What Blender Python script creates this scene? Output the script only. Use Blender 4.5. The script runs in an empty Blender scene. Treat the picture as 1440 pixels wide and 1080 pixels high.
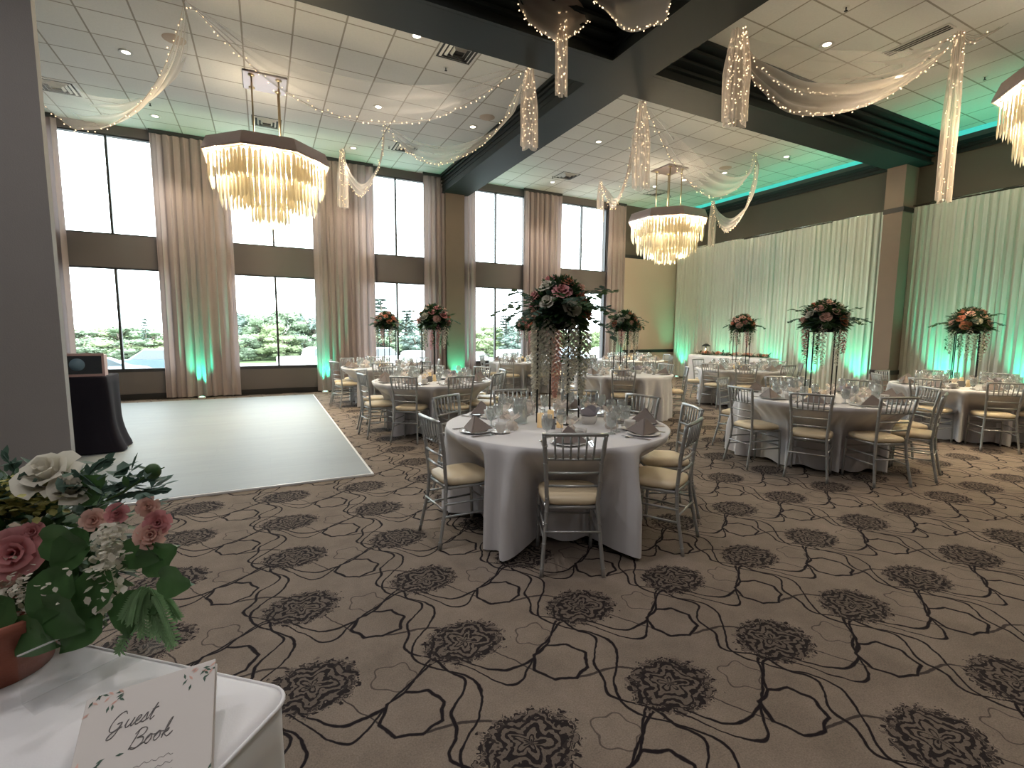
import bpy, math, random
import numpy as np
from mathutils import Vector, Matrix
PI = math.pi
sc = bpy.context.scene
C = sc.collection

# ------------------------------------------------------------------ camera
FPX, YAW, PITCH, ROLL, EYE = 684.0, 0.4691, 0.10726, 0.00742, 1.53
_cy, _sy, _cp, _sp = math.cos(YAW), math.sin(YAW), math.cos(PITCH), math.sin(PITCH)
_w = Vector((_sy*_cp, _cy*_cp, -_sp)); _r0 = Vector((_cy, -_sy, 0)); _u0 = _r0.cross(_w)
_cr, _sr = math.cos(ROLL), math.sin(ROLL)
_r = _cr*_r0 + _sr*_u0; _u = -_sr*_r0 + _cr*_u0
cd = bpy.data.cameras.new('camera'); cam = bpy.data.objects.new('camera', cd); C.objects.link(cam)
cam.matrix_world = Matrix(((_r.x, _u.x, -_w.x, 0), (_r.y, _u.y, -_w.y, 0), (_r.z, _u.z, -_w.z, EYE), (0, 0, 0, 1)))
cd.sensor_fit = 'HORIZONTAL'; cd.sensor_width = 36; cd.lens = FPX/1440*36; cd.clip_start = 0.02; cd.clip_end = 400
sc.camera = cam

def at(x, y, z=None, X=None, Y=None):
    """where the sight line of a measured photo point meets a real plane of the room"""
    d = _r*((x-720)/FPX) - _u*((y-540)/FPX) + _w
    t = (z-EYE)/d.z if z is not None else (X/d.x if X is not None else Y/d.y)
    return Vector((0, 0, EYE)) + d*t

def at_vplane(x, y, A, B):
    """the same, on the upright plane through two hanging points"""
    n = Vector((B.y-A.y, A.x-B.x, 0)); d = _r*((x-720)/FPX) - _u*((y-540)/FPX) + _w
    o = Vector((0, 0, EYE)); t = n.dot(A-o)/n.dot(d)
    return o + d*t

# ------------------------------------------------------------------ view, world
sc.view_settings.view_transform = 'Standard'; sc.view_settings.look = 'None'
sc.view_settings.gamma = 1; sc.view_settings.use_curve_mapping = False
sc.view_settings.exposure = 0.15
wd = bpy.data.worlds.new('overcast_sky'); sc.world = wd; wd.use_nodes = True
wn = wd.node_tree.nodes; wn['Background'].inputs[0].default_value = (0.86, 0.95, 1.0, 1); wn['Background'].inputs[1].default_value = 9.0
cyc = sc.cycles
cyc.max_bounces = 8; cyc.diffuse_bounces = 5; cyc.glossy_bounces = 3; cyc.transmission_bounces = 4; cyc.transparent_max_bounces = 24
cyc.caustics_reflective = False; cyc.caustics_refractive = False; cyc.use_denoising = True; cyc.sample_clamp_indirect = 4.0
cyc.use_light_tree = True

# room measures (metres)
WY, RX, CZ = 12.98, 13.04, 5.66          # window wall, draped wall, tiled ceiling
LX, FY = -5.5, -4.0
WINX = [-2.73, 0.28, 3.17, 6.03, 9.0]     # window centres

def light(name, kind, loc, energy, color, rot=None, **k):
    d = bpy.data.lights.new(name, kind); d.energy = energy; d.color = color
    for a, b in k.items(): setattr(d, a, b)
    o = bpy.data.objects.new(name, d); C.objects.link(o); o.location = loc
    if rot is not None: o.rotation_euler = rot
    return o

for wx in WINX:                            # daylight enters through the ten window openings
    for z0, z1 in ((0.66, 2.79), (3.48, 5.45)):
        l = light('window_daylight', 'AREA', (wx, WY+0.16, (z0+z1)/2), 1.0, (1, 1, 1), rot=(-PI/2, 0, 0), shape='RECTANGLE', size=1.9, size_y=z1-z0)
        l.data.cycles.is_portal = True
TEAL = (0.05, 1.0, 0.55); WARM = (1.0, 0.74, 0.42)

# ------------------------------------------------------------------ node maths helper
class E:
    def __init__(s, nt, v): s.nt, s.v = nt, v
    def _m(s, op, *a):
        n = s.nt.nodes.new('ShaderNodeMath'); n.operation = op
        for i, x in enumerate((s,)+a):
            x = x.v if isinstance(x, E) else x
            if isinstance(x, (int, float)): n.inputs[i].default_value = x
            else: s.nt.links.new(x, n.inputs[i])
        return E(s.nt, n.outputs[0])
    def __add__(s, o): return s._m('ADD', o)
    def __radd__(s, o): return s._m('ADD', o)
    def __sub__(s, o): return s._m('SUBTRACT', o)
    def __mul__(s, o): return s._m('MULTIPLY', o)
    def __rmul__(s, o): return s._m('MULTIPLY', o)
    def __truediv__(s, o): return s._m('DIVIDE', o)
    def sin(s): return s._m('SINE')
    def abs(s): return s._m('ABSOLUTE')
    def sqrt(s): return s._m('SQRT')
    def round(s): return s._m('ROUND')
    def fract(s): return s._m('FRACT')
    def lt(s, o): return s._m('LESS_THAN', o)
    def gt(s, o): return s._m('GREATER_THAN', o)
    def mx(s, o): return s._m('MAXIMUM', o)
    def mn(s, o): return s._m('MINIMUM', o)
    def atan2(s, o): return s._m('ARCTAN2', o)
    def pow(s, o): return s._m('POWER', o)
    def line(s, w, soft=0.5):               # 1 on the zero line, falling to 0 at width w
        n = s.nt.nodes.new('ShaderNodeMapRange'); n.interpolation_type = 'SMOOTHSTEP'
        a = s.abs(); s.nt.links.new(a.v, n.inputs[0])
        n.inputs[1].default_value = w*soft; n.inputs[2].default_value = w; n.inputs[3].default_value = 1; n.inputs[4].default_value = 0
        return E(s.nt, n.outputs[0])

def mat(name):
    m = bpy.data.materials.new(name); m.use_nodes = True
    return m, m.node_tree, m.node_tree.nodes['Principled BSDF']

def pm(name, col, rough=0.6, metal=0.0, var=0.08, vscale=6.0, bump=0.0, bscale=60.0, spec=None, trans=0.0, sheen=0.0, emit=None, estr=0.0, coat=0.0):
    m, nt, b = mat(name); L = nt.links
    tc = nt.nodes.new('ShaderNodeTexCoord')
    no = nt.nodes.new('ShaderNodeTexNoise'); no.inputs['Scale'].default_value = vscale; no.inputs['Detail'].default_value = 4
    L.new(tc.outputs['Object'], no.inputs['Vector'])
    mx = nt.nodes.new('ShaderNodeMix'); mx.data_type = 'RGBA'
    c = col
    mx.inputs['A'].default_value = (c[0]*(1-var), c[1]*(1-var), c[2]*(1-var), 1)
    mx.inputs['B'].default_value = (min(1, c[0]*(1+var)), min(1, c[1]*(1+var)), min(1, c[2]*(1+var)), 1)
    L.new(no.outputs['Fac'], mx.inputs['Factor']); L.new(mx.outputs['Result'], b.inputs['Base Color'])
    b.inputs['Roughness'].default_value = rough; b.inputs['Metallic'].default_value = metal
    if spec is not None: b.inputs['Specular IOR Level'].default_value = spec
    if sheen: b.inputs['Sheen Weight'].default_value = sheen
    if coat: b.inputs['Coat Weight'].default_value = coat
    if emit: b.inputs['Emission Color'].default_value = (*emit, 1); b.inputs['Emission Strength'].default_value = estr
    if bump:
        n2 = nt.nodes.new('ShaderNodeTexNoise'); n2.inputs['Scale'].default_value = bscale; n2.inputs['Detail'].default_value = 3
        L.new(tc.outputs['Object'], n2.inputs['Vector'])
        bp = nt.nodes.new('ShaderNodeBump'); bp.inputs['Strength'].default_value = bump; bp.inputs['Distance'].default_value = 0.01
        L.new(n2.outputs['Fac'], bp.inputs['Height']); L.new(bp.outputs['Normal'], b.inputs['Normal'])
    if trans:                               # cloth or leaf that lets some light through
        t = nt.nodes.new('ShaderNodeBsdfTranslucent'); L.new(mx.outputs['Result'], t.inputs['Color'])
        ms = nt.nodes.new('ShaderNodeMixShader'); ms.inputs[0].default_value = trans
        L.new(b.outputs[0], ms.inputs[1]); L.new(t.outputs[0], ms.inputs[2]); L.new(ms.outputs[0], nt.nodes['Material Output'].inputs[0])
    return m

def glassy(name, tint=(1, 1, 1), gloss=0.12, haze=0.0, hazecol=(0.8, 0.8, 0.8), rough=0.03, edge=0.6):
    """thin clear glass: transmits straight through, mirrors more towards its edges"""
    m = bpy.data.materials.new(name); m.use_nodes = True; nt = m.node_tree; nt.nodes.clear(); L = nt.links
    out = nt.nodes.new('ShaderNodeOutputMaterial'); t = nt.nodes.new('ShaderNodeBsdfTransparent'); t.inputs[0].default_value = (*tint, 1)
    g = nt.nodes.new('ShaderNodeBsdfGlossy'); g.inputs['Roughness'].default_value = rough
    lw = nt.nodes.new('ShaderNodeLayerWeight'); lw.inputs['Blend'].default_value = 0.35
    f = E(nt, lw.outputs['Facing'])._m('POWER', 2.0)*edge + gloss
    mx = nt.nodes.new('ShaderNodeMixShader'); L.new(f.v, mx.inputs[0]); L.new(t.outputs[0], mx.inputs[1]); L.new(g.outputs[0], mx.inputs[2])
    last = mx
    if haze:
        d = nt.nodes.new('ShaderNodeBsdfDiffuse'); d.inputs[0].default_value = (*hazecol, 1)
        m2 = nt.nodes.new('ShaderNodeMixShader'); m2.inputs[0].default_value = haze
        L.new(last.outputs[0], m2.inputs[1]); L.new(d.outputs[0], m2.inputs[2]); last = m2
    L.new(last.outputs[0], out.inputs[0]); return m

def emis(name, col, strength, sample=True):
    m = bpy.data.materials.new(name); m.use_nodes = True; nt = m.node_tree; nt.nodes.clear()
    out = nt.nodes.new('ShaderNodeOutputMaterial'); e = nt.nodes.new('ShaderNodeEmission')
    e.inputs[0].default_value = (*col, 1); e.inputs[1].default_value = strength; nt.links.new(e.outputs[0], out.inputs[0])
    if not sample: m.cycles.emission_sampling = 'NONE'
    return m

def sheer(name, col, alpha, tr=0.5):
    """tulle or voile: part open, part thin cloth seen from either side"""
    m = bpy.data.materials.new(name); m.use_nodes = True; nt = m.node_tree; nt.nodes.clear(); L = nt.links
    out = nt.nodes.new('ShaderNodeOutputMaterial')
    d = nt.nodes.new('ShaderNodeBsdfDiffuse'); d.inputs[0].default_value = (*col, 1)
    t = nt.nodes.new('ShaderNodeBsdfTranslucent'); t.inputs[0].default_value = (*col, 1)
    a = nt.nodes.new('ShaderNodeMixShader'); a.inputs[0].default_value = tr; L.new(d.outputs[0], a.inputs[1]); L.new(t.outputs[0], a.inputs[2])
    o = nt.nodes.new('ShaderNodeBsdfTransparent')
    lw = nt.nodes.new('ShaderNodeLayerWeight'); lw.inputs['Blend'].default_value = 0.5
    f = E(nt, lw.outputs['Facing'])._m('POWER', 1.5)*0.45 + alpha
    b = nt.nodes.new('ShaderNodeMixShader'); L.new(f.v, b.inputs[0]); L.new(o.outputs[0], b.inputs[1]); L.new(a.outputs[0], b.inputs[2])
    L.new(b.outputs[0], out.inputs[0]); return m

# ------------------------------------------------------------------ materials
def carpet_mat():
    m, nt, b = mat('patterned_carpet'); L = nt.links
    geo = nt.nodes.new('ShaderNodeNewGeometry')
    nz = nt.nodes.new('ShaderNodeTexNoise'); nz.inputs['Scale'].default_value = 7; nz.inputs['Detail'].default_value = 3; L.new(geo.outputs['Position'], nz.inputs['Vector'])
    ad = nt.nodes.new('ShaderNodeVectorMath'); ad.operation = 'MULTIPLY_ADD'; L.new(nz.outputs['Color'], ad.inputs[0]); ad.inputs[1].default_value = (.05, .05, 0); L.new(geo.outputs['Position'], ad.inputs[2])
    sx = nt.nodes.new('ShaderNodeSeparateXYZ'); L.new(ad.outputs[0], sx.inputs[0])
    PX, PY = 0.70, 0.675
    X = (E(nt, sx.outputs[0]) - (0.82+0.025))/PX; Y = (E(nt, sx.outputs[1]) - (1.45+0.025))/PY
    u = (X - X.round())*PX; v = (Y - Y.round())*PY                      # metres from the medallion
    X2 = X + 0.5; Y2 = Y + 0.5; p = (X2 - X2.round())*PX; q = (Y2 - Y2.round())*PY   # metres from the ring
    X3 = X + 0.5; h = (X3 - X3.round())*PX; k = v                        # metres from the knot between medallions
    tw = 2*PI
    # ring with eight scallops
    d = (p*p + q*q*1.15).sqrt(); th = q.atan2(p)
    ring = (d - 0.135 + (th*4).sin().abs()*0.014).line(0.0115)
    # vines
    s1 = (Y + 0.28 + (X*tw).sin()*0.17 + (X*tw*2 + 1.0).sin()*0.035); a1 = ((s1 - s1.round())*PY).line(0.011)
    s2 = (Y + 0.33 + (X*tw + 0.35).sin()*0.20 + (X*tw*2 + 0.4).sin()*0.05); a2 = ((s2 - s2.round())*PY).line(0.010)
    s3 = (X + 0.27 + (Y*tw + 0.6).sin()*0.11 + (Y*tw*3).sin()*0.03); a3 = ((s3 - s3.round())*PX).line(0.010)
    s4 = (X + 0.22 + (Y*tw + 1.5).sin()*0.15); a4 = ((s4 - s4.round())*PX).line(0.009)
    s5 = (X + Y + 0.05 + (X*tw - 0.9).sin()*0.16); a5 = ((s5 - s5.round())*0.5).line(0.007)
    # small pale ring next to the knot
    dk = ((h+0.02)*(h+0.02) + (k+0.10)*(k+0.10)).sqrt(); rk = (dk - 0.085 + ((k+0.1).atan2(h+0.02)*5).sin()*0.012).line(0.005)*0.6
    inr = d.lt(0.125)
    vines = a1.mx(a2).mx(a3).mx(a4).mx(a5*0.8).mx(rk)
    vines = (vines - inr).mx(0.0)
    # medallion: leaves and scrolls, ragged rim
    dm = (u*u*0.80 + v*v*1.25).sqrt(); tm = v.atan2(u)
    rag = nt.nodes.new('ShaderNodeTexNoise'); rag.inputs['Scale'].default_value = 34; rag.inputs['Detail'].default_value = 1; L.new(geo.outputs['Position'], rag.inputs['Vector'])
    R = E(nt, rag.outputs['Fac'])
    edge = dm + (R - 0.5)*0.16 + (tm*9).sin().abs()*0.02
    inside = edge.lt(0.185)
    vor = nt.nodes.new('ShaderNodeTexVoronoi'); vor.feature = 'SMOOTH_F1'; vor.inputs['Scale'].default_value = 15; L.new(ad.outputs[0], vor.inputs['Vector'])
    V = E(nt, vor.outputs['Distance'])
    wv = (V*30.0 + (tm*3).sin()*0.8).sin()
    scroll = (dm*150.0 + (tm*5.0).sin()*3.2 + (u*60.0).sin()*1.2 + R*7.0).sin()
    dark = (wv*0.35 + scroll*0.75 - 0.10).gt(0.0)
    med = inside*(dark*0.56 + 0.40)
    rim = inside*edge.gt(0.150)*(R.gt(0.5))
    med = med.mx(rim*0.9)
    halo = edge.lt(0.215)*edge.gt(0.19)*R.gt(0.56)*0.8
    vines = vines*(inside*-0.85 + 1.0)
    tot = med.mx(vines).mx(ring).mx(halo).mn(1.0)
    base = nt.nodes.new('ShaderNodeTexNoise'); base.inputs['Scale'].default_value = 3.0; base.inputs['Detail'].default_value = 8; base.inputs['Roughness'].default_value = 0.7; L.new(geo.outputs['Position'], base.inputs['Vector'])
    cr = nt.nodes.new('ShaderNodeValToRGB'); L.new(base.outputs['Fac'], cr.inputs[0])
    cr.color_ramp.elements[0].position = 0.3; cr.color_ramp.elements[0].color = (0.160, 0.130, 0.106, 1)
    cr.color_ramp.elements[1].position = 0.75; cr.color_ramp.elements[1].color = (0.250, 0.204, 0.168, 1)
    tuft = nt.nodes.new('ShaderNodeTexNoise'); tuft.inputs['Scale'].default_value = 160; L.new(geo.outputs['Position'], tuft.inputs['Vector'])
    T = E(nt, tuft.outputs['Fac'])*0.9 + 0.55
    m0 = nt.nodes.new('ShaderNodeMix'); m0.data_type = 'RGBA'; m0.blend_type = 'MULTIPLY'; m0.inputs['Factor'].default_value = 1
    cc = nt.nodes.new('ShaderNodeCombineColor'); [L.new(T.v, cc.inputs[i]) for i in range(3)]
    L.new(cr.outputs[0], m0.inputs['A']); L.new(cc.outputs[0], m0.inputs['B'])
    m1 = nt.nodes.new('ShaderNodeMix'); m1.data_type = 'RGBA'; L.new(tot.v, m1.inputs['Factor']); L.new(m0.outputs['Result'], m1.inputs['A']); m1.inputs['B'].default_value = (0.013, 0.010, 0.012, 1)
    L.new(m1.outputs['Result'], b.inputs['Base Color']); b.inputs['Roughness'].default_value = 0.95; b.inputs['Specular IOR Level'].default_value = 0.1
    bp = nt.nodes.new('ShaderNodeBump'); bp.inputs['Strength'].default_value = 0.5; bp.inputs['Distance'].default_value = 0.006
    L.new(T.v, bp.inputs['Height']); L.new(bp.outputs[0], b.inputs['Normal'])
    return m

def tile_mat():
    m, nt, b = mat('ceiling_tile'); L = nt.links
    geo = nt.nodes.new('ShaderNodeNewGeometry'); sx = nt.nodes.new('ShaderNodeSeparateXYZ'); L.new(geo.outputs['Position'], sx.inputs[0])
    X = (E(nt, sx.outputs[0]) + 1.38)/0.635; Y = (E(nt, sx.outputs[1]) - 9.22)/0.635
    gx = ((X - X.round())*0.635).line(0.013, 0.8); gy = ((Y - Y.round())*0.635).line(0.013, 0.8)
    g = gx.mx(gy)
    cell = nt.nodes.new('ShaderNodeTexWhiteNoise'); cell.noise_dimensions = '2D'
    cb = nt.nodes.new('ShaderNodeCombineXYZ'); L.new((X+0.5).round().v, cb.inputs[0]); L.new((Y+0.5).round().v, cb.inputs[1]); L.new(cb.outputs[0], cell.inputs['Vector'])
    sp = nt.nodes.new('ShaderNodeTexNoise'); sp.inputs['Scale'].default_value = 45; sp.inputs['Detail'].default_value = 4; L.new(geo.outputs['Position'], sp.inputs['Vector'])
    val = E(nt, cell.outputs['Value'])*0.05 + E(nt, sp.outputs['Fac'])*0.10 + 0.60
    cc = nt.nodes.new('ShaderNodeCombineColor'); L.new(val.v, cc.inputs[0]); L.new((val*0.975).v, cc.inputs[1]); L.new((val*0.93).v, cc.inputs[2])
    m1 = nt.nodes.new('ShaderNodeMix'); m1.data_type = 'RGBA'; L.new(g.v, m1.inputs['Factor']); L.new(cc.outputs[0], m1.inputs['A']); m1.inputs['B'].default_value = (0.34, 0.31, 0.27, 1)
    L.new(m1.outputs['Result'], b.inputs['Base Color']); b.inputs['Roughness'].default_value = 0.9; b.inputs['Specular IOR Level'].default_value = 0.2
    bp = nt.nodes.new('ShaderNodeBump'); bp.inputs['Strength'].default_value = 0.4; bp.inputs['Distance'].default_value = 0.01
    L.new((g*-1.0).v, bp.inputs['Height']); L.new(bp.outputs[0], b.inputs['Normal'])
    return m

def plank_mat():
    m, nt, b = mat('whitewashed_vinyl_planks'); L = nt.links
    geo = nt.nodes.new('ShaderNodeNewGeometry'); mp = nt.nodes.new('ShaderNodeMapping'); L.new(geo.outputs['Position'], mp.inputs[0])
    br = nt.nodes.new('ShaderNodeTexBrick'); L.new(mp.outputs[0], br.inputs['Vector'])
    br.inputs['Color1'].default_value = (0.225, 0.25, 0.265, 1); br.inputs['Color2'].default_value = (0.25, 0.28, 0.295, 1); br.inputs['Mortar'].default_value = (0.19, 0.21, 0.22, 1)
    br.inputs['Scale'].default_value = 1; br.inputs['Mortar Size'].default_value = 0.0015; br.inputs['Brick Width'].default_value = 1.2; br.inputs['Row Height'].default_value = 0.15
    n = nt.nodes.new('ShaderNodeTexNoise'); n.inputs['Scale'].default_value = 2.5; n.inputs['Detail'].default_value = 6
    m2 = nt.nodes.new('ShaderNodeMapping'); m2.inputs['Scale'].default_value = (1, 9, 1); L.new(geo.outputs['Position'], m2.inputs[0]); L.new(m2.outputs[0], n.inputs['Vector'])
    mx = nt.nodes.new('ShaderNodeMix'); mx.data_type = 'RGBA'; mx.blend_type = 'MULTIPLY'; mx.inputs['Factor'].default_value = 0.45
    L.new(br.outputs['Color'], mx.inputs['A']); L.new(n.outputs['Color'], mx.inputs['B'])
    g = nt.nodes.new('ShaderNodeMix'); g.data_type = 'RGBA'; L.new(n.outputs['Fac'], g.inputs['Factor']); L.new(br.outputs['Color'], g.inputs['A']); g.inputs['B'].default_value = (0.275, 0.305, 0.32, 1)
    L.new(g.outputs['Result'], b.inputs['Base Color']); b.inputs['Roughness'].default_value = 0.55; b.inputs['Specular IOR Level'].default_value = 0.3
    return m

M = {}
M['carpet'] = carpet_mat(); M['tile'] = tile_mat(); M['plank'] = plank_mat()
M['wall_taupe'] = pm('taupe_wall_paint', (0.125, 0.11, 0.108), 0.8, var=0.04, vscale=2, bump=0.1, bscale=120)
M['wall_dark'] = pm('dark_brown_wall_paint', (0.085, 0.075, 0.062), 0.85, var=0.05, vscale=2)
M['wall_beige'] = pm('beige_wall_paint', (0.50, 0.40, 0.32), 0.85, var=0.03, vscale=2)
M['black_trim'] = pm('black_trim_paint', (0.015, 0.014, 0.014), 0.45, var=0.1)
M['beam'] = pm('dark_slate_satin_beam', (0.014, 0.018, 0.019), 0.6, var=0.15, vscale=1.2, spec=0.25)
M['void'] = pm('matte_black_ceiling', (0.006, 0.006, 0.006), 0.9)
M['pillar'] = pm('grey_pillar_paint', (0.30, 0.285, 0.28), 0.8, var=0.05, vscale=3, bump=0.15, bscale=90)
M['pilaster'] = pm('brown_pilaster_paint', (0.20, 0.155, 0.125), 0.8, var=0.04)
M['curtain'] = pm('taupe_curtain_cloth', (0.37, 0.305, 0.295), 0.85, var=0.06, vscale=3, trans=0.18, sheen=0.2)
M['drape'] = pm('ivory_voile_drape', (0.74, 0.74, 0.68), 0.75, var=0.03, vscale=2, trans=0.25)
M['winframe'] = pm('dark_bronze_window_frame', (0.03, 0.03, 0.032), 0.45)
M['pane'] = glassy('window_glass', (0.97, 0.99, 0.98), gloss=0.02, edge=0.1)
M['silver'] = pm('silver_painted_wood', (0.42, 0.43, 0.43), 0.33, metal=0.65, var=0.08, vscale=30)
M['cushion'] = pm('cream_vinyl_cushion', (0.70, 0.58, 0.40), 0.42, var=0.05, vscale=8)
M['cloth'] = pm('white_table_linen', (0.68, 0.67, 0.69), 0.8, var=0.03, vscale=4, sheen=0.15, bump=0.08, bscale=220)
M['napkin'] = pm('taupe_napkin_linen', (0.235, 0.195, 0.18), 0.85, var=0.05, vscale=30)
M['lav'] = pm('pale_lavender_linen', (0.45, 0.42, 0.46), 0.85)
M['china'] = pm('white_china', (0.75, 0.73, 0.70), 0.15, var=0.02, spec=0.6)
M['steel'] = pm('stainless_cutlery', (0.62, 0.60, 0.58), 0.2, metal=1.0, var=0.05)
M['glass'] = glassy('clear_glass', (0.95, 0.97, 0.96), gloss=0.16, haze=0.16, edge=0.75, hazecol=(.95,.95,.95))
M['water'] = glassy('drinking_water', (0.9, 0.94, 0.94), gloss=0.05, haze=0.05)
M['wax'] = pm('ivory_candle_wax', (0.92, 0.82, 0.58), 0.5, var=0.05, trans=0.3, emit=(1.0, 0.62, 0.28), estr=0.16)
M['wick'] = pm('charred_wick', (0.02, 0.02, 0.02), 0.9)
M['card'] = pm('grey_table_card', (0.20, 0.20, 0.20), 0.7)
M['blackmetal'] = pm('black_powder_coated_metal', (0.018, 0.018, 0.018), 0.45, metal=0.3)
M['leaf'] = pm('dark_green_leaves', (0.045, 0.10, 0.035), 0.55, var=0.35, vscale=40, trans=0.25)
M['leafblue'] = pm('blue_green_eucalyptus', (0.06, 0.115, 0.085), 0.6, var=0.3, vscale=40, trans=0.2)
M['leaflight'] = pm('light_green_fern', (0.20, 0.34, 0.16), 0.6, var=0.25, vscale=40, trans=0.3)
M['leafmid'] = pm('mid_green_leaves', (0.055, 0.125, 0.040), 0.5, var=0.3, vscale=15, trans=0.25)
M['pink'] = pm('pink_petals', (0.62, 0.27, 0.28), 0.6, var=0.15, vscale=30, trans=0.3)
M['blush'] = pm('blush_petals', (0.72, 0.45, 0.38), 0.6, var=0.12, vscale=30, trans=0.3)
M['coral'] = pm('coral_petals', (0.66, 0.26, 0.16), 0.6, var=0.15, vscale=30, trans=0.3)
M['white_petal'] = pm('cream_white_petals', (0.66, 0.63, 0.54), 0.6, var=0.06, vscale=30, trans=0.3)
M['yellow_petal'] = pm('yellow_green_hydrangea', (0.42, 0.40, 0.14), 0.65, var=0.3, vscale=60, trans=0.3)
M['terracotta'] = pm('terracotta_clay', (0.25, 0.075, 0.045), 0.75, var=0.2, vscale=9, bump=0.3, bscale=70)
M['champagne'] = pm('champagne_metal', (0.42, 0.34, 0.33), 0.35, metal=0.7, var=0.06)
M['brass'] = pm('antique_brass', (0.50, 0.40, 0.24), 0.35, metal=0.9)
M['crystal'] = pm('frosted_crystal_drop', (0.93, 0.88, 0.74), 0.15, var=0.06, vscale=20, trans=0.65, spec=0.8)
M['bulb'] = emis('warm_lamp_bulb', (1.0, 0.80, 0.48), 60.0)
M['fairy'] = emis('fairy_light_bulb', (1.0, 0.72, 0.42), 2.6, sample=False)
M['wire'] = pm('clear_light_cable', (0.35, 0.27, 0.2), 0.5)
M['tulle'] = sheer('white_tulle', (0.80, 0.74, 0.69), 0.16)
M['tulle3'] = sheer('dense_white_tulle', (0.86, 0.78, 0.72), 0.50)
M['tulle2'] = sheer('gathered_white_tulle', (0.82, 0.72, 0.65), 0.34)
M['vent'] = pm('white_vent_metal', (0.60, 0.58, 0.54), 0.5)
M['ventdark'] = pm('vent_shadow_gap', (0.05, 0.05, 0.05), 0.9)
M['downlight'] = emis('downlight_lens', (1.0, 0.90, 0.74), 6.0, sample=False)
M['led'] = emis('teal_led_cove', (0.07, 0.62, 0.50), 1.0)  # emission stands in for teal light falling on the cove ceiling
M['ledlens'] = emis('teal_led_lens', (0.3, 1.0, 0.72), 6.0, sample=False)
M['whiteplastic'] = pm('white_plastic', (0.7, 0.7, 0.7), 0.4)
M['blackcloth'] = pm('black_spandex_cloth', (0.014, 0.012, 0.018), 0.9, spec=0.15)
M['pinkwood'] = pm('pink_framed_wood', (0.52, 0.33, 0.30), 0.5)
M['screen'] = pm('dark_screen', (0.012, 0.015, 0.022), 0.15)
M['bluegrey'] = pm('blue_grey_print', (0.16, 0.25, 0.32), 0.5)
M['paper'] = pm('ivory_book_cover', (0.60, 0.565, 0.54), 0.55, var=0.02)
M['pages'] = pm('rose_gold_pages', (0.45, 0.30, 0.25), 0.5, var=0.1, vscale=80)
M['ink'] = pm('grey_ink', (0.16, 0.15, 0.15), 0.6)
M['acrylic'] = glassy('clear_acrylic', (0.98, 0.985, 0.985), gloss=0.015, haze=0.012, edge=0.25)
M['acrylic_edge'] = glassy('acrylic_edge', (0.8, 0.85, 0.83), gloss=0.4, haze=0.4, edge=0.3)
M['asphalt'] = pm('pale_parking_asphalt', (0.30, 0.305, 0.31), 0.9, vscale=0.3)
M['grass'] = pm('mown_grass', (0.15, 0.22, 0.09), 0.9, var=0.2, vscale=0.5)
M['tree_a'] = pm('broadleaf_foliage', (0.20, 0.26, 0.17), 0.8, var=0.5, vscale=0.9, bump=1.0, bscale=3)
M['tree_b'] = pm('yellow_green_foliage', (0.27, 0.33, 0.18), 0.8, var=0.5, vscale=0.9, bump=1.0, bscale=3)
M['tree_c'] = pm('conifer_foliage', (0.20, 0.26, 0.23), 0.8, var=0.5, vscale=1.2, bump=1.0, bscale=4)
M['bark'] = pm('grey_bark', (0.18, 0.15, 0.12), 0.9)
M['tyre'] = pm('tyre_rubber', (0.03, 0.03, 0.03), 0.8)
M['carglass'] = pm('car_window_glass', (0.06, 0.08, 0.09), 0.1, spec=0.8)
M['car_silver'] = pm('silver_blue_car_paint', (0.25, 0.30, 0.34), 0.3, metal=0.4, coat=0.5)
M['car_blue'] = pm('slate_blue_car_paint', (0.14, 0.20, 0.24), 0.3, metal=0.3, coat=0.5)
M['car_white'] = pm('white_car_paint', (0.8, 0.8, 0.8), 0.3, coat=0.5)
M['car_red'] = pm('dark_red_car_paint', (0.30, 0.05, 0.05), 0.3, coat=0.5)

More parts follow.
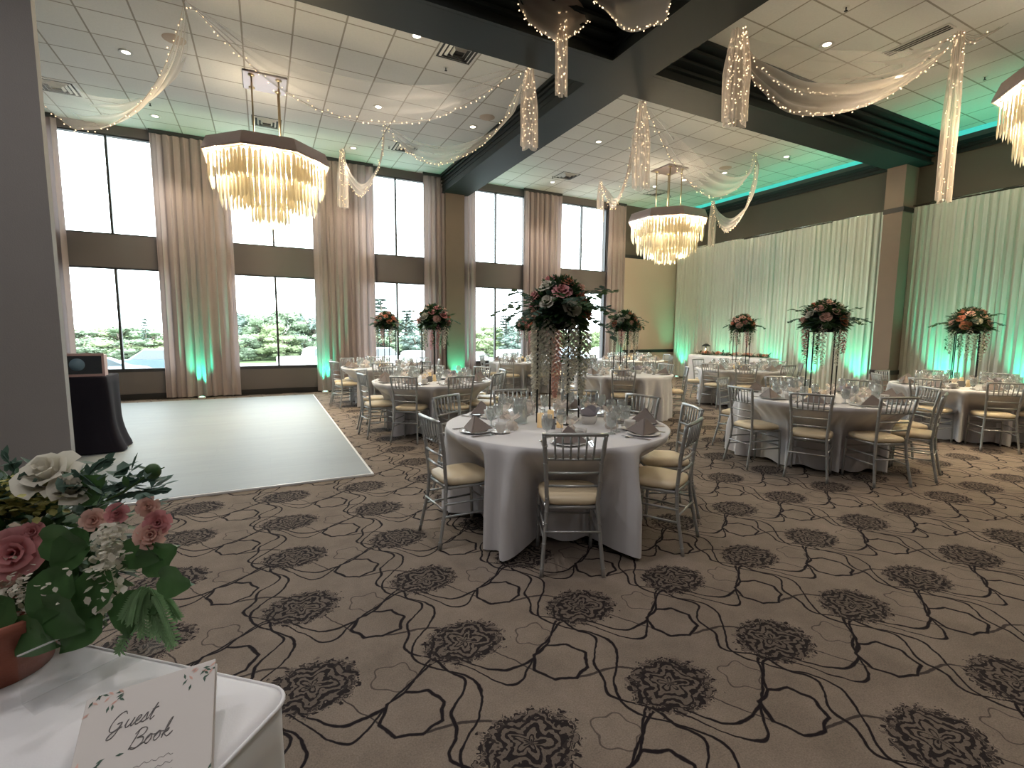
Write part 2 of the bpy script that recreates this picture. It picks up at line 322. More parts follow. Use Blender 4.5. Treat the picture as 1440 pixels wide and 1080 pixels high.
# ------------------------------------------------------------------ mesh helpers
class MB:
    def __init__(s): s.v = []; s.f = []; s.sm = []
    def add(s, vs, fs, smooth=False):
        n = len(s.v); s.v += [tuple(p) for p in vs]
        s.f += [tuple(i+n for i in f) for f in fs]; s.sm += [smooth]*len(fs); return s
    def box(s, a, b, bev=0.0):
        x0, y0, z0 = a; x1, y1, z1 = b
        if bev <= 0:
            return s.add([(x0,y0,z0),(x1,y0,z0),(x1,y1,z0),(x0,y1,z0),(x0,y0,z1),(x1,y0,z1),(x1,y1,z1),(x0,y1,z1)],
                         [(3,2,1,0),(4,5,6,7),(0,1,5,4),(1,2,6,5),(2,3,7,6),(3,0,4,7)])
        e = bev; rings = []
        for z, i in ((z0, e), (z0+e, 0), (z1-e, 0), (z1, e)):
            rings.append([(x0+i+e*(i == 0), y0+i, z), (x1-i-e*(i == 0), y0+i, z), (x1-i, y0+i+e*(i == 0), z), (x1-i, y1-i-e*(i == 0), z),
                          (x1-i-e*(i == 0), y1-i, z), (x0+i+e*(i == 0), y1-i, z), (x0+i, y1-i-e*(i == 0), z), (x0+i, y0+i+e*(i == 0), z)])
        return s.loft(rings, True, True, False)
    def loft(s, rings, cap0=True, cap1=True, smooth=True, closed=True):
        n = len(rings[0]); vs = [p for r in rings for p in r]; fs = []
        for i in range(len(rings)-1):
            for j in range(n if closed else n-1):
                a = i*n+j; b = i*n+(j+1) % n; fs.append((a, b, b+n, a+n))
        s.add(vs, fs, smooth)
        k = len(s.v)-len(vs)
        if cap0: s.f.append(tuple(k+j for j in reversed(range(n)))); s.sm.append(False)
        if cap1: s.f.append(tuple(k+(len(rings)-1)*n+j for j in range(n))); s.sm.append(False)
        return s
    def tube(s, pts, rad, n=8, cap=True, smooth=True):
        pts = [Vector(p) for p in pts]; rings = []
        if isinstance(rad, (int, float)): rad = [rad]*len(pts)
        prev = None
        for i, p in enumerate(pts):
            t = (pts[min(i+1, len(pts)-1)] - pts[max(i-1, 0)])
            if t.length < 1e-9: t = Vector((0, 0, 1))
            t.normalize()
            if prev is None:
                a = Vector((0, 0, 1)) if abs(t.z) < 0.9 else Vector((1, 0, 0)); x = t.cross(a).normalized()
            else:
                x = (prev - t*prev.dot(t)); x = x.normalized() if x.length > 1e-6 else t.cross(Vector((0, 1, 0))).normalized()
            prev = x; y = t.cross(x)
            rings.append([tuple(p + (x*math.cos(2*PI*j/n) + y*math.sin(2*PI*j/n))*rad[i]) for j in range(n)])
        return s.loft(rings, cap, cap, smooth)
    def lathe(s, prof, c=(0, 0, 0), n=20, cap0=False, cap1=False, smooth=True):
        rings = [[(c[0]+r*math.cos(2*PI*j/n), c[1]+r*math.sin(2*PI*j/n), c[2]+z) for j in range(n)] for r, z in prof]
        return s.loft(rings, cap0, cap1, smooth)
    def ball(s, c, r, n=8, m=5, sc=(1, 1, 1)):
        prof = [(r*math.sin(PI*i/m), -r*math.cos(PI*i/m)) for i in range(1, m)]
        rings = [[(c[0]+a*sc[0]*math.cos(2*PI*j/n), c[1]+a*sc[1]*math.sin(2*PI*j/n), c[2]+b*sc[2]) for j in range(n)] for a, b in prof]
        vs = [p for q in rings for p in q]; N = len(rings)
        fs = [(i*n+j, i*n+(j+1) % n, (i+1)*n+(j+1) % n, (i+1)*n+j) for i in range(N-1) for j in range(n)]
        k = len(vs); vs += [(c[0], c[1], c[2]-r*sc[2]), (c[0], c[1], c[2]+r*sc[2])]
        fs += [(k, (j+1) % n, j) for j in range(n)] + [(k+1, (N-1)*n+j, (N-1)*n+(j+1) % n) for j in range(n)]
        return s.add(vs, fs, True)
    def grid(s, P, smooth=True, closed_u=False):
        m = len(P); n = len(P[0]); vs = [p for r in P for p in r]; fs = []
        for i in range(m-1+(1 if closed_u else 0)):
            for j in range(n-1):
                i2 = (i+1) % m; fs.append((i*n+j, i2*n+j, i2*n+j+1, i*n+j+1))
        return s.add(vs, fs, smooth)
    def prism(s, poly, z0, z1):
        n = len(poly); vs = [(x, y, z0) for x, y in poly]+[(x, y, z1) for x, y in poly]
        return s.add(vs, [tuple(reversed(range(n))), tuple(range(n, 2*n))]+[(i, (i+1) % n, (i+1) % n+n, i+n) for i in range(n)])
    def leaf(s, base, d, up, L, W, bend=0.25):
        d = Vector(d).normalized(); up = Vector(up); side = d.cross(up)
        side = side.normalized() if side.length > 1e-4 else Vector((1, 0, 0)); n = side.cross(d)
        b = Vector(base)
        P = [b, b+d*L*.3+side*W*.42-n*bend*L*.02, b+d*L*.3-side*W*.42-n*bend*L*.02, b+d*L*.35+n*W*-.12, b+d*L*.65+side*W*.40-n*bend*L*.25, b+d*L*.65-side*W*.40-n*bend*L*.25, b+d*L*.68-n*(bend*L*.25+W*.10), b+d*L-n*bend*L*.6]
        return s.add(P, [(0, 3, 1), (0, 2, 3), (1, 3, 6, 4), (3, 2, 5, 6), (4, 6, 7), (6, 5, 7)], True)
    def xf(s, mtx, k0=0):
        for i in range(k0, len(s.v)): s.v[i] = tuple(mtx @ Vector(s.v[i]))
        return s
    def mesh(s, name):
        me = bpy.data.meshes.new(name); me.from_pydata(s.v, [], s.f); me.validate()
        if len(me.polygons) == len(s.sm): me.polygons.foreach_set('use_smooth', s.sm)
        me.update(); return me

def obj(name, mb, m, parent=None, loc=None):
    me = mb if isinstance(mb, bpy.types.Mesh) else mb.mesh(name)
    if not me.materials: me.materials.append(M[m] if isinstance(m, str) else m)
    o = bpy.data.objects.new(name, me); C.objects.link(o)
    if parent: o.parent = parent
    if loc is not None: o.location = loc
    return o
def tag(o, label, cat, group=None, kind=None):
    if label: o['label'] = label
    if cat: o['category'] = cat
    if group: o['group'] = group
    if kind: o['kind'] = kind
    return o
def thing(name, label, cat, loc=(0, 0, 0), rz=0.0, group=None):
    o = bpy.data.objects.new(name, None); C.objects.link(o); o.location = loc; o.rotation_euler = (0, 0, rz); o.empty_display_size = 0.1
    return tag(o, label, cat, group)
def struct(name, mb, m, label=None, parent=None):
    o = obj(name, mb, m, parent)
    if not parent: o['kind'] = 'structure'
    if label: o['label'] = label
    return o
kids = {}
def dup(root, loc, rz, label, group=None, scale=None):
    r = root.copy(); C.objects.link(r); r.location = loc; r.rotation_euler = (0, 0, rz)
    r['label'] = label
    if group: r['group'] = group
    if scale: r.scale = scale
    for ch in root.children:
        c = ch.copy(); C.objects.link(c); c.parent = r
        for g in ch.children:
            d = g.copy(); C.objects.link(d); d.parent = c
    return r

# ================================================================== SETTING
struct('floor', MB().box((LX-.2, FY-.2, -0.2), (RX+.2, WY+.25, 0.0)), 'carpet', 'brown patterned carpet with dark floral medallions')
# raised dance floor, notched round the grey pillar
DF = MB().prism([(-5.3, 6.13), (-1.69, 6.13), (-1.69, 5.18), (0.95, 5.18), (0.95, 12.30), (-5.3, 12.30)], 0.001, 0.022)
o = thing('dance_floor', 'pale whitewashed plank dance floor lying on the carpet', 'dance floor')
obj('planks', DF, 'plank', o)
ed = MB()
for a, b in (((-1.69, 5.155), (0.949, 5.18)), ((0.951, 5.181), (0.975, 12.30))): ed.box((*a, 0.001), (*b, 0.020))
ed.box((0.95, 5.155, 0.001), (0.975, 5.18, 0.020))
obj('edge_strip', ed, 'whiteplastic', o)

# window wall
T = 0.25
w = MB()
xs = [LX] + [x for c in WINX for x in (c-0.97, c+0.97)] + [RX]
for i in range(0, len(xs), 2): w.box((xs[i], WY, 0), (xs[i+1], WY+T, 6.2))
for c in WINX:
    for z0, z1 in ((0, 0.60), (2.80, 3.47), (5.47, 6.2)): w.box((c-0.97, WY, z0), (c+0.97, WY+T, z1))
struct('wall_back', w, 'wall_taupe', 'taupe wall between tall windows')
wi = 0
for c in WINX:
    for z0, z1, wh in ((0.60, 2.80, 'lower'), (3.47, 5.47, 'upper')):
        wi += 1; fr = MB(); y0, y1 = WY+0.03, WY+0.10
        b0 = 0.075 if wh == 'lower' else 0.03
        fr.box((c-0.97, y0, z0), (c-0.93, y1, z1)); fr.box((c+0.93, y0, z0), (c+0.97, y1, z1))
        fr.box((c-0.93, y0, z0), (c+0.93, y1, z0+b0)); fr.box((c-0.93, y0, z1-0.03), (c+0.93, y1, z1))
        f = struct('window_%d' % wi, fr, 'winframe')
        obj('mullion', MB().box((c-0.022, y0-0.01, z0+b0), (c+0.022, y1, z1-0.03)), 'winframe', f)
        for s in (-1, 1):
            xa, xb = sorted((c+s*0.022, c+s*0.93))
            obj('pane', MB().box((xa, y0+.03, z0+b0), (xb, y0+.036, z1-.03)), 'pane', f)
# beige end wall facing: panel skin, dark frieze and chair rail on the back wall right of the windows
struct('wall_end', MB().box((10.35, WY-0.03, 0.0), (RX, WY, 3.98)), 'wall_beige', 'beige lower end wall beside the last window')
struct('trim_1', MB().box((10.35, WY-0.06, 3.98), (RX, WY, 4.08)), 'black_trim')
struct('wall_frieze', MB().box((10.35, WY-0.02, 4.08), (RX, WY, CZ)), 'wall_dark', 'dark brown frieze above the beige end wall')
struct('trim_2', MB().box((10.35, WY-0.05, 0.85), (RX, WY-.03, 0.95)), 'black_trim')
bb = MB(); bb.box((LX, WY-0.02, 0), (4.25, WY, 0.13)); bb.box((5.2, WY-0.02, 0), (10.35, WY, 0.13))
struct('baseboard_back', bb, 'black_trim')
# other walls
struct('wall_right', MB().box((RX, FY, 0), (RX+0.2, WY+T, 6.8)), 'wall_dark', 'dark brown wall above the voile drapes')
struct('wall_left', MB().box((LX-0.2, FY, 0), (LX, WY+T, 6.8)), 'wall_taupe')
struct('wall_front', MB().box((LX, FY-0.2, 0), (RX, FY, 6.8)), 'wall_taupe')
# ceilings
BX0, BX1, BY0, BY1, BZ = 4.39, 5.10, 5.72, 6.33, 5.19
cl = MB(); cl.box((LX, BY1-.1, CZ), (BX0+.1, WY, CZ+.05)); cl.box((BX1-.1, BY1-.1, CZ), (RX, WY, CZ+.05)); cl.box((BX1-.1, FY, CZ), (RX, BY0+.1, CZ+.05))
struct('ceiling', cl, 'tile', 'off-white square ceiling tiles')
cv = MB(); cv.box((LX, FY, 6.7), (RX, WY, 6.8)); cv.box((LX, BY0+.3, CZ+.05), (BX0, BY0+.4, 6.7)); cv.box((BX0+.3, FY, CZ+.05), (BX0+.4, BY0+.3, 6.7))
struct('ceiling_recess', cv, 'void', 'black raised ceiling bay above the foreground')
# beams: stepped profile, mitred along each bay
b1 = MB(); b1.box((LX, BY0, BZ), (RX, BY1, CZ+.1)); b1.box((BX0, FY, BZ), (BX1, BY0, CZ+.1)); b1.box((BX0, BY1, BZ), (BX1, WY, CZ+.1))
for k, (z0, z1, o_) in enumerate(((5.19, 5.225, .025), (5.34, 5.37, .03), (5.43, 5.47, .07), (5.52, 5.565, .12), (5.60, 5.66, .17))):
    b1.box((LX, BY0-o_*2.2, z0+.001), (BX0, BY0, z1)); b1.box((BX1, BY0-o_*2.2, z0+.001), (RX, BY0, z1))
    b1.box((BX0-o_*.35, BY1, z0+.001), (BX0, WY, z1)); b1.box((BX1, BY1, z0+.001), (BX1+o_*.35, WY, z1))
    b1.box((BX0-o_, FY, z0+.001), (BX0, BY0-o_*2.2, z1)); b1.box((BX1, FY, z0+.001), (BX1+o_, BY0-o_*2.2, z1))
    b1.box((LX, BY1, z0+.001), (BX0-o_*.35, BY1+o_*.35, z1)); b1.box((BX1+o_*.35, BY1, z0+.001), (RX, BY1+o_*.35, z1))
struct('trim_3', b1, 'beam', 'dark slate crossing ceiling beams with stepped moulding')
# cornice and emissive band standing in for the lit cove of the draped wall
co = MB()
for ya, yb in ((BY1+.06, WY-.06), (FY, BY0-.4)):
    co.box((13.00, ya, 5.28), (RX, yb, 5.36)); co.box((12.97, ya, 5.36), (RX, yb, 5.43)); co.box((12.93, ya, 5.43), (RX, yb, 5.50))
struct('trim_4', co, 'beam', 'dark cornice under the teal lit cove')
for ya, yb, wh in ((BY1+.1, WY-.1, 'far'), (FY, BY0-.4, 'near')):
    o = obj('cove_light', MB().box((12.80, ya, 5.625), (13.02, yb, 5.655)), 'led')
    tag(o, 'glowing teal cove light strip at the %s end of the draped wall ceiling' % wh, 'light strip', 'teal cove lights')
# pilasters
def pilaster(name, a, b, m, zt, rails):
    p = struct(name, MB().box(a, b), m)
    for z in rails: obj('rail', MB().box((a[0]-.03, a[1]-.03, z), (b[0]+(.03 if b[0] < 12 else 0), b[1]+.0, z+.10)), 'black_trim', p)
pilaster('trim_5', (4.45, WY-0.22, 0), (4.98, WY, BZ), 'pilaster', BZ, ())
pilaster('trim_6', (12.52, 5.93, 0), (RX, 6.30, BZ), 'pilaster', BZ, (4.20, 0.62))
struct('wall_partition', MB().box((LX, 6.0, 0), (-1.705, 6.10, BZ)), 'pillar', 'grey wing wall standing beside the dance floor')

# ================================================================== WINDOW CURTAINS
def pleats(p0, p1, z0, z1, amp, pitch, seed, puddle=0.0, gather=0.0, y=None):
    """hanging pleated cloth from p0 to p1 (x,y pairs)"""
    rnd = random.Random(seed); L = math.dist(p0, p1); n = int(L/pitch*12); dx, dy = (p1[0]-p0[0])/L, (p1[1]-p0[1])/L
    ph = 0; P = []; offs = []
    for i in range(n+1):
        ph += 2*PI/12*(0.7+0.6*rnd.random()); offs.append(ph)
    for i in range(n+1):
        s = L*i/n; row = []
        for k in range(9):
            t = k/8; z = z1+(z0-z1)*t
            a = amp*(0.6+0.4*t)*(math.sin(offs[i])+0.45*math.sin(offs[i]*0.37+seed)+0.3*math.sin(offs[i]*1.9)) + 0.008*math.sin(s*5+t*4)
            ss = s + 0.012*math.sin(offs[i]*1.7+t*2)
            row.append((p0[0]+dx*ss-dy*a, p0[1]+dy*ss+dx*a, z))
        P.append(row)
    return MB().grid(P)
curt = [(-4.6, -3.45, 'left of the first window beside the grey wing wall'), (-1.98, -0.55, 'between the first and second windows'), (1.12, 2.58, 'between the second and third windows'),
        (3.86, 4.42, 'right of the third window beside the pilaster'), (5.0, 5.36, 'left of the fourth window beside the pilaster'), (6.86, 8.16, 'between the fourth and fifth windows'), (9.92, 10.62, 'right of the fifth window by the beige wall')]
for i, (a, b, wh) in enumerate(curt):
    t = thing('curtain', 'floor length taupe pleated curtain ' + wh, 'curtain', (0, 0, 0), 0, 'taupe window curtains')
    yy = WY-0.13
    obj('cloth', pleats((a, yy), (b, yy), 0.03, 5.58, 0.045, 0.16, 11+i), 'curtain', t)
    obj('curtain_track', MB().box((a, yy-.02, 5.585), (b, yy+.02, 5.655)), 'winframe', t)
# ================================================================== VOILE DRAPES on the right wall
DX = RX-0.14
spans = []
y = 12.85
while y > 6.45: spans.append((y, max(6.42, y-1.30), 'far')); y -= 1.30
y = 5.93
while y > -1.5: spans.append((y, y-1.5, 'near')); y -= 1.5
nm = {0: 'first', 1: 'second', 2: 'third', 3: 'fourth', 4: 'fifth', 5: 'sixth'}
cnt = {'far': 0, 'near': 0}
for i, (a, b, wh) in enumerate(spans):
    k = cnt[wh]; cnt[wh] += 1
    where = ('%s sheer ivory drape panel from the far corner, left of the brown pilaster' if wh == 'far' else '%s sheer ivory drape panel right of the brown pilaster') % nm[k]
    t = thing('drape', where, 'drape', (0, 0, 0), 0, 'ivory wall drapes')
    obj('cloth', pleats((DX, a+.0), (DX, b-.045), 0.02, 4.33+0.02*math.sin(i*2), 0.020, 0.12, 40+i), 'drape', t)
    obj('drape_pole', MB().tube([(DX+.02, a-.01, 4.36), (DX+.02, b+.01, 4.36)], 0.014, 8), 'steel', t)

# ================================================================== UPLIGHTS
def uplight(x, y, wh, e, col=TEAL, rot=(PI, 0, 0), size=70, first=[None]):
    t = thing('uplight', wh, 'uplight', (x, y, 0.022 if (x < 0.95 and y < 12.3) else 0.0), 0, 'teal floor uplights')
    obj('body', MB().box((-.07, -.055, 0.0), (.07, .055, .045), .008), 'whiteplastic', t)
    obj('lens', MB().lathe([(.0001, .048), (.04, .048), (.045, .044)], n=14), 'ledlens', t)
    l = light('uplight_lamp', 'SPOT', (x, y, 0.09), e, col, rot=rot, spot_size=math.radians(size), spot_blend=0.8, shadow_soft_size=0.03)
    return t
UPE = 330
tl = math.radians(7)
uplight(-1.30, 12.66, 'small white uplight glowing teal at the foot of the curtain between first and second windows', UPE*.75, rot=(PI-tl, 0, 0), size=54)
uplight(1.27, 12.66, 'small white uplight glowing teal at the foot of the curtain right of the second window', UPE*.75, rot=(PI-tl, 0, 0), size=54)
uplight(4.75, 12.60, 'small uplight glowing green at the foot of the window wall pilaster', UPE*.6, rot=(PI-tl, 0, 0), size=65)
uplight(10.45, 12.66, 'small uplight glowing green at the foot of the last window curtain', UPE*.32, rot=(PI-tl, 0, 0), size=60)
for y_, e, wh in ((12.35, 1.0, 'in the far corner of the draped wall'), (10.6, .8, 'behind the far end of the head table'), (9.0, 1.0, 'behind the near end of the head table'), (7.9, 1.2, 'on the draped wall just past the head table'), (6.75, 1.2, 'on the draped wall left of the pilaster'), (5.0, 1.6, 'on the draped wall right of the pilaster'), (3.7, 1.6, 'on the draped wall behind the rightmost table'), (2.2, 1.4, 'on the draped wall nearest the camera')):
    uplight(12.62, y_, 'small uplight glowing teal ' + wh, UPE*e*.52, rot=(PI, math.radians(4), 0), size=66)

# ================================================================== TABLES, CHAIRS
TOPZ = 0.77
def make_chair():
    t = thing('chiavari_chair', 'x', 'chair')
    # cushion
    mb = MB(); rings = []
    for z, s in ((.438, .90), (.445, .985), (.462, 1.0), (.482, .97), (.493, .85), (.497, .5)):
        ring = []
        for j in range(32):
            a = 2*PI*j/32; c, q = math.cos(a), math.sin(a); e = 0.42
            x = .200*s*math.copysign(abs(c)**e, c); y = .195*s*math.copysign(abs(q)**e, q)
            ring.append((x*(1-.06*(y < 0)), y+.005, z))
        rings.append(ring)
    mb.loft(rings, True, True); obj('seat', mb, 'cushion', t)
    fr = MB(); P = [(.165, -.175), (.185, .175), (-.185, .175), (-.165, -.175)]
    for i in range(4):
        a, b = P[i], P[(i+1) % 4]; fr.tube([(a[0], a[1], .425), (b[0], b[1], .425)], .0135, 8)
    fr.box((-.165, -.165, .418), (.165, .17, .432)); obj('seat_frame', fr, 'silver', t)
    def ringed(pts, r0, r1):
        pts = [Vector(p) for p in pts]; out = []; rr = []
        n = len(pts)-1; tot = 0
        for i in range(n):
            a, b = pts[i], pts[i+1]; m = 6
            for k in range(m+(i == n-1)):
                f = k/m; p = a.lerp(b, f); out.append(p); g = (i+f)/n; rr.append(r0+(r1-r0)*g)
        mb = MB().tube(out, rr, 8)
        for i, p in enumerate(out):
            if i % 3 == 1 and i < len(out)-1:
                d = (out[i+1]-out[i-1]).normalized()*.004
                mb.tube([p-d, p, p+d], [rr[i], rr[i]+.0035, rr[i]], 8, cap=False)
        return mb
    for s in (-1, 1):
        obj('leg', ringed([(s*.197, -.255, 0), (s*.170, -.195, .30), (s*.160, -.185, .45), (s*.172, -.205, .68), (s*.190, -.240, .905)], .0125, .0145), 'silver', t)
    for s in (-1, 1):
        obj('leg', ringed([(s*.190, .190, 0), (s*.187, .182, .25), (s*.185, .176, .43)], .012, .0145), 'silver', t)
    obj('top_rail', MB().tube([(-.203, -.241, .905), (-.1, -.250, .908), (0, -.254, .909), (.1, -.250, .908), (.203, -.241, .905)], .0125, 8), 'silver', t)
    for z, x, y in ((.745, .176, -.213), (.655, .169, -.203), (.570, .164, -.195)):
        obj('back_rail', MB().tube([(-x, y, z), (0, y-.010, z), (x, y, z)], .0085, 8), 'silver', t)
    for i in range(6):
        x = -.125+i*.05
        mb = MB().tube([(x*.92, -.224, .748), (x*.96, -.235, .80), (x, -.248, .905)], .0068, 6)
        mb.tube([(x*.93, -.226, .763), (x*.935, -.227, .77), (x*.94, -.228, .777)], [.007, .011, .007], 6, cap=False)
        obj('spindle', mb, 'silver', t)
    for z in (.22, .31):
        for s in (-1, 1): obj('stretcher', MB().tube([(s*.178, -.203, z), (s*.187, .183, z)], .0075, 6), 'silver', t)
    for z in (.25, .335): obj('stretcher', MB().tube([(-.187, .184, z), (.187, .184, z)], .0075, 6), 'silver', t)
    obj('stretcher', MB().tube([(-.176, -.210, .275), (.176, -.210, .275)], .0075, 6), 'silver', t)
    return t

def r_pos(th, chairs, z):
    """radius of the hanging cloth: flat skirt, pushed in where seats stand against it"""
    drop = min(1, max(0, (TOPZ-z)/.72))
    r = .925 + .018*drop
    f = 0
    for i, (k, ph, am) in enumerate(((13, .3, .35), (21, 1.1, .45), (34, 2.2, .42), (5, .7, .25))): f += am*math.sin(k*th+ph+len(chairs))
    r += .072*f*min(1, drop*1.8)
    g = 1-math.exp(-((TOPZ-z)/.17)**2)
    for a, rr in chairs:
        d = (th-a+PI) % (2*PI) - PI
        if abs(d) < .40:
            tgt = rr-.245                      # front edge of that seat, less a finger's width
            q = min(1, max(0, (.40-abs(d))/.115)); q = q*q*(3-2*q)
            if tgt < r: r = r + (tgt-r)*q*g*1.0
    return r
def cloth_mesh(chairs):
    N = 240; rings = []
    for r, z in ((.02, TOPZ), (.5, TOPZ), (.85, TOPZ), (.905, TOPZ-.0005), (.915, TOPZ-.004)):
        rings.append([(r*math.cos(2*PI*j/N), r*math.sin(2*PI*j/N), z) for j in range(N)])
    for k in range(1, 19):
        z = TOPZ-.008-(TOPZ-.022)*k/18
        row = []
        for j in range(N):
            th = 2*PI*j/N; r = r_pos(th, chairs, z); zz = z
            if k > 14: zz = z+.018*math.sin(11*th+1.3)*(k-14)/4+.012
            row.append((r*math.cos(th), r*math.sin(th), max(.012, zz)))
        rings.append(row)
    return MB().loft(rings, True, False)
def make_table_frame(loc, label):
    t = thing('round_table', label, 'table', loc, 0, 'round banquet tables')
    obj('tabletop', MB().lathe([(.001, .735), (.885, .735), (.895, .745), (.895, .758), (.885, .7645), (.001, .7645)], n=48), 'whiteplastic', t)
    for i in range(4):
        a = PI/4+i*PI/2; obj('leg', MB().tube([(.30*math.cos(a), .30*math.sin(a), .735), (.36*math.cos(a), .36*math.sin(a), .40), (.38*math.cos(a), .38*math.sin(a), 0)], .015, 8), 'blackmetal', t)
    return t

TABLES = [
 ('nearest table', (2.15, 3.42), [(-116, .86), (-176, .88), (122, .93), (82, .95), (46, .95), (12, .94), (-24, .92), (-62, .88)]),
 ('table beside the dance floor', (2.31, 7.30), [(-172, .86), (-129, .82), (-86, .82), (-48, .87), (-10, .9), (24, .9), (72, .9), (112, .9), (148, .9)]),
 ('far table by the third window', (2.28, 10.50), [(167, .87), (-160, .9), (-105, .85), (-60, .88), (-15, .9), (30, .9), (85, .9), (125, .9)]),
 ('table behind the nearest one', (5.96, 7.17), [(-129, .9), (-40, .9), (2, .88), (48, .9), (92, .9), (136, .9), (-175, .95)]),
 ('far table by the fourth window', (6.0, 11.15), [(-140, .9), (-97, .88), (-52, .9), (-7, .9), (38, .9), (83, .9), (128, .9), (172, .9)]),
 ('far corner table', (9.19, 10.75), [(-150, .88), (-105, .9), (-60, .9), (-15, .9), (30, .9), (75, .9), (120, .9), (165, .9)]),
 ('front right table', (6.0, 3.53), [(-154, .86), (-113, .86), (-72, .88), (-36, .92), (10, .9), (58, .9), (108, .95), (168, .93)]),
 ('table facing the head table', (9.19, 7.16), [(-172, .9), (-137, .93), (-94, .9), (-50, .9), (-5, .9), (40, .9), (92, .9), (135, .9)]),
 ('rightmost table', (9.40, 3.42), [(178, .88), (-139, .86), (-98, .87), (-55, .88), (2, .9), (44, .92), (88, .9), (135, .9)]),
]
POSW = ['near side', 'near left side', 'left side', 'far left side', 'far side', 'far right side', 'right side', 'near right side']
proto = make_chair(); used = False
# one of each table object -------------------------------------------------
def make_napkin():
    mb = MB(); h, w_, d = .108, .128, .085
    A = (0, .0, h); L_ = (-w_, -.055, .002); R_ = (w_, -.055, .002); Bk = (0, d+.06, .002)
    A2 = (0, -.030, h-.006)
    mb.add([L_, R_, A, Bk], [(0, 1, 2), (1, 3, 2), (3, 0, 2), (0, 3, 1)])
    mb.add([(-w_*.98, -.056, .001), (0, -.010, h*1.03), (w_*.98, -.066, .001), (-w_*.96, -.058, .002), (0, -.003, h*1.0), (w_*.96, -.058, .002)], [(0, 2, 1), (0, 1, 4, 3), (1, 2, 5, 4), (3, 4, 5)])
    return mb.mesh('napkin')
ME = {}
ME['napkin'] = make_napkin()
ME['plate'] = MB().lathe([(.001, .004), (.07, .004), (.085, .008), (.120, .016), (.124, .014), (.086, .002), (.07, .0), (.001, .0)], n=28).mesh('side_plate')
ME['saucer'] = MB().lathe([(.001, .004), (.03, .004), (.055, .008), (.075, .014), (.077, .012), (.05, .002), (.001, .0)], n=20).mesh('saucer')
cup = MB().lathe([(.001, .006), (.022, .005), (.025, 0), (.025, .004), (.036, .02), (.043, .055), (.044, .07), (.041, .07), (.040, .055), (.033, .022), (.001, .012)], n=20)
cup.tube([(.042, 0, .055), (.062, 0, .058), (.066, 0, .042), (.055, 0, .025), (.036, 0, .022)], .004, 6)
ME['cup'] = cup.mesh('coffee_cup')
ME['wine'] = MB().lathe([(.001, .004), (.032, .002), (.033, 0), (.03, .004), (.005, .010), (.0038, .02), (.0038, .085), (.012, .095), (.034, .12), (.039, .145), (.034, .185), (.031, .20), (.0298, .20), (.033, .18), (.037, .145), (.032, .12), (.001, .10)], n=18).mesh('wine_glass')
ME['goblet'] = MB().lathe([(.001, .004), (.034, .002), (.035, 0), (.03, .005), (.006, .012), (.006, .045), (.03, .06), (.040, .09), (.041, .13), (.038, .165), (.0368, .165), (.0395, .13), (.038, .09), (.028, .062), (.001, .052)], n=18).mesh('water_goblet')
ME['waterfill'] = MB().lathe([(.001, .056), (.026, .064), (.036, .09), (.038, .118), (.001, .118)], n=16).mesh('water')
def cut(kind):
    mb = MB(); w_ = .008
    mb.box((-.006, -.10, .001), (.006, -.01, .004)); mb.box((-.0035, -.02, .001), (.0035, .045, .004))
    if kind == 'fork':
        mb.box((-.011, .045, .001), (.011, .065, .004))
        for x in (-.011, -.004, .003, .0085): mb.box((x, .06, .001), (x+.0028, .098, .004))
    elif kind == 'knife': mb.add([(-.005, .03, .001), (.009, .03, .001), (.010, .10, .001), (0, .125, .001), (-.005, .11, .001), (-.005, .03, .004), (.009, .03, .004), (.010, .10, .004), (0, .125, .004), (-.005, .11, .004)], [(5, 6, 7, 8, 9), (4, 3, 2, 1, 0), (0, 1, 6, 5), (1, 2, 7, 6), (2, 3, 8, 7), (3, 4, 9, 8), (4, 0, 5, 9)])
    else: mb.ball((0, .068, .005), .020, 10, 6, (.9, 1.35, .2))
    return mb.mesh(kind)
for k in ('fork', 'knife', 'spoon'): ME[k] = cut(k)
tul = MB(); rnd = random.Random(4)                                    # gathered tulle over a small favour bag
P = []
for j in range(26):
    a = 2*PI*j/25; row = []
    for r, z in ((.040, .0), (.050, .02), (.042, .05), (.016, .072), (.014, .08), (.045, .105), (.062, .125)):
        k = 1+.16*math.sin(a*7+z*60); row.append((r*k*math.cos(a), r*k*math.sin(a), z+.012*math.sin(a*5)*(z > .09)))
    P.append(row)
ME['favor'] = tul.grid(P).mesh('favor_wrap')
ME['favorcore'] = MB().ball((0, 0, .034), .034, 12, 8, (1, 1, .9)).mesh('favor_sweets')

def item(name, label, cat, mesh, m, loc, rz, group):
    o = obj(name, ME[mesh], m); o.location = loc; o.rotation_euler = (0, 0, rz)
    return tag(o, label, cat, group)
# ---- flowers
def rose(mb, c, r, n, rnd):
    n = Vector(n).normalized(); a = Vector((0, 0, 1)) if abs(n.z) < .9 else Vector((1, 0, 0)); x = n.cross(a).normalized(); y = n.cross(x); c = Vector(c)
    for ring, (rr, h, k, open_) in enumerate(((.22, .95, 3, .1), (.45, .85, 4, .25), (.72, .62, 5, .5), (1.0, .35, 6, .8))):
        for i in range(k):
            a0 = 2*PI*(i+.35*ring+rnd.random()*.3)/k; w_ = 2*PI/k*1.35
            P = []
            for u in range(4):
                row = []
                for v in range(3):
                    t = u/3; th = a0+(v-1)*w_*.5*(.55+.45*math.sin(PI*min(1, t+.15)))
                    rad = r*(.18*rr+rr*t**.8*(.75+.25*open_)); z = r*(-.35+(h+.35)*math.sin(t*PI*.5*(1.0+.18*open_)) - (.12 if v != 1 and u == 3 else 0))
                    row.append(tuple(c+x*rad*math.cos(th)+y*rad*math.sin(th)+n*z))
                P.append(row)
            mb.grid(P)
    mb.ball(tuple(c-n*r*.15), r*.45, 6, 4)
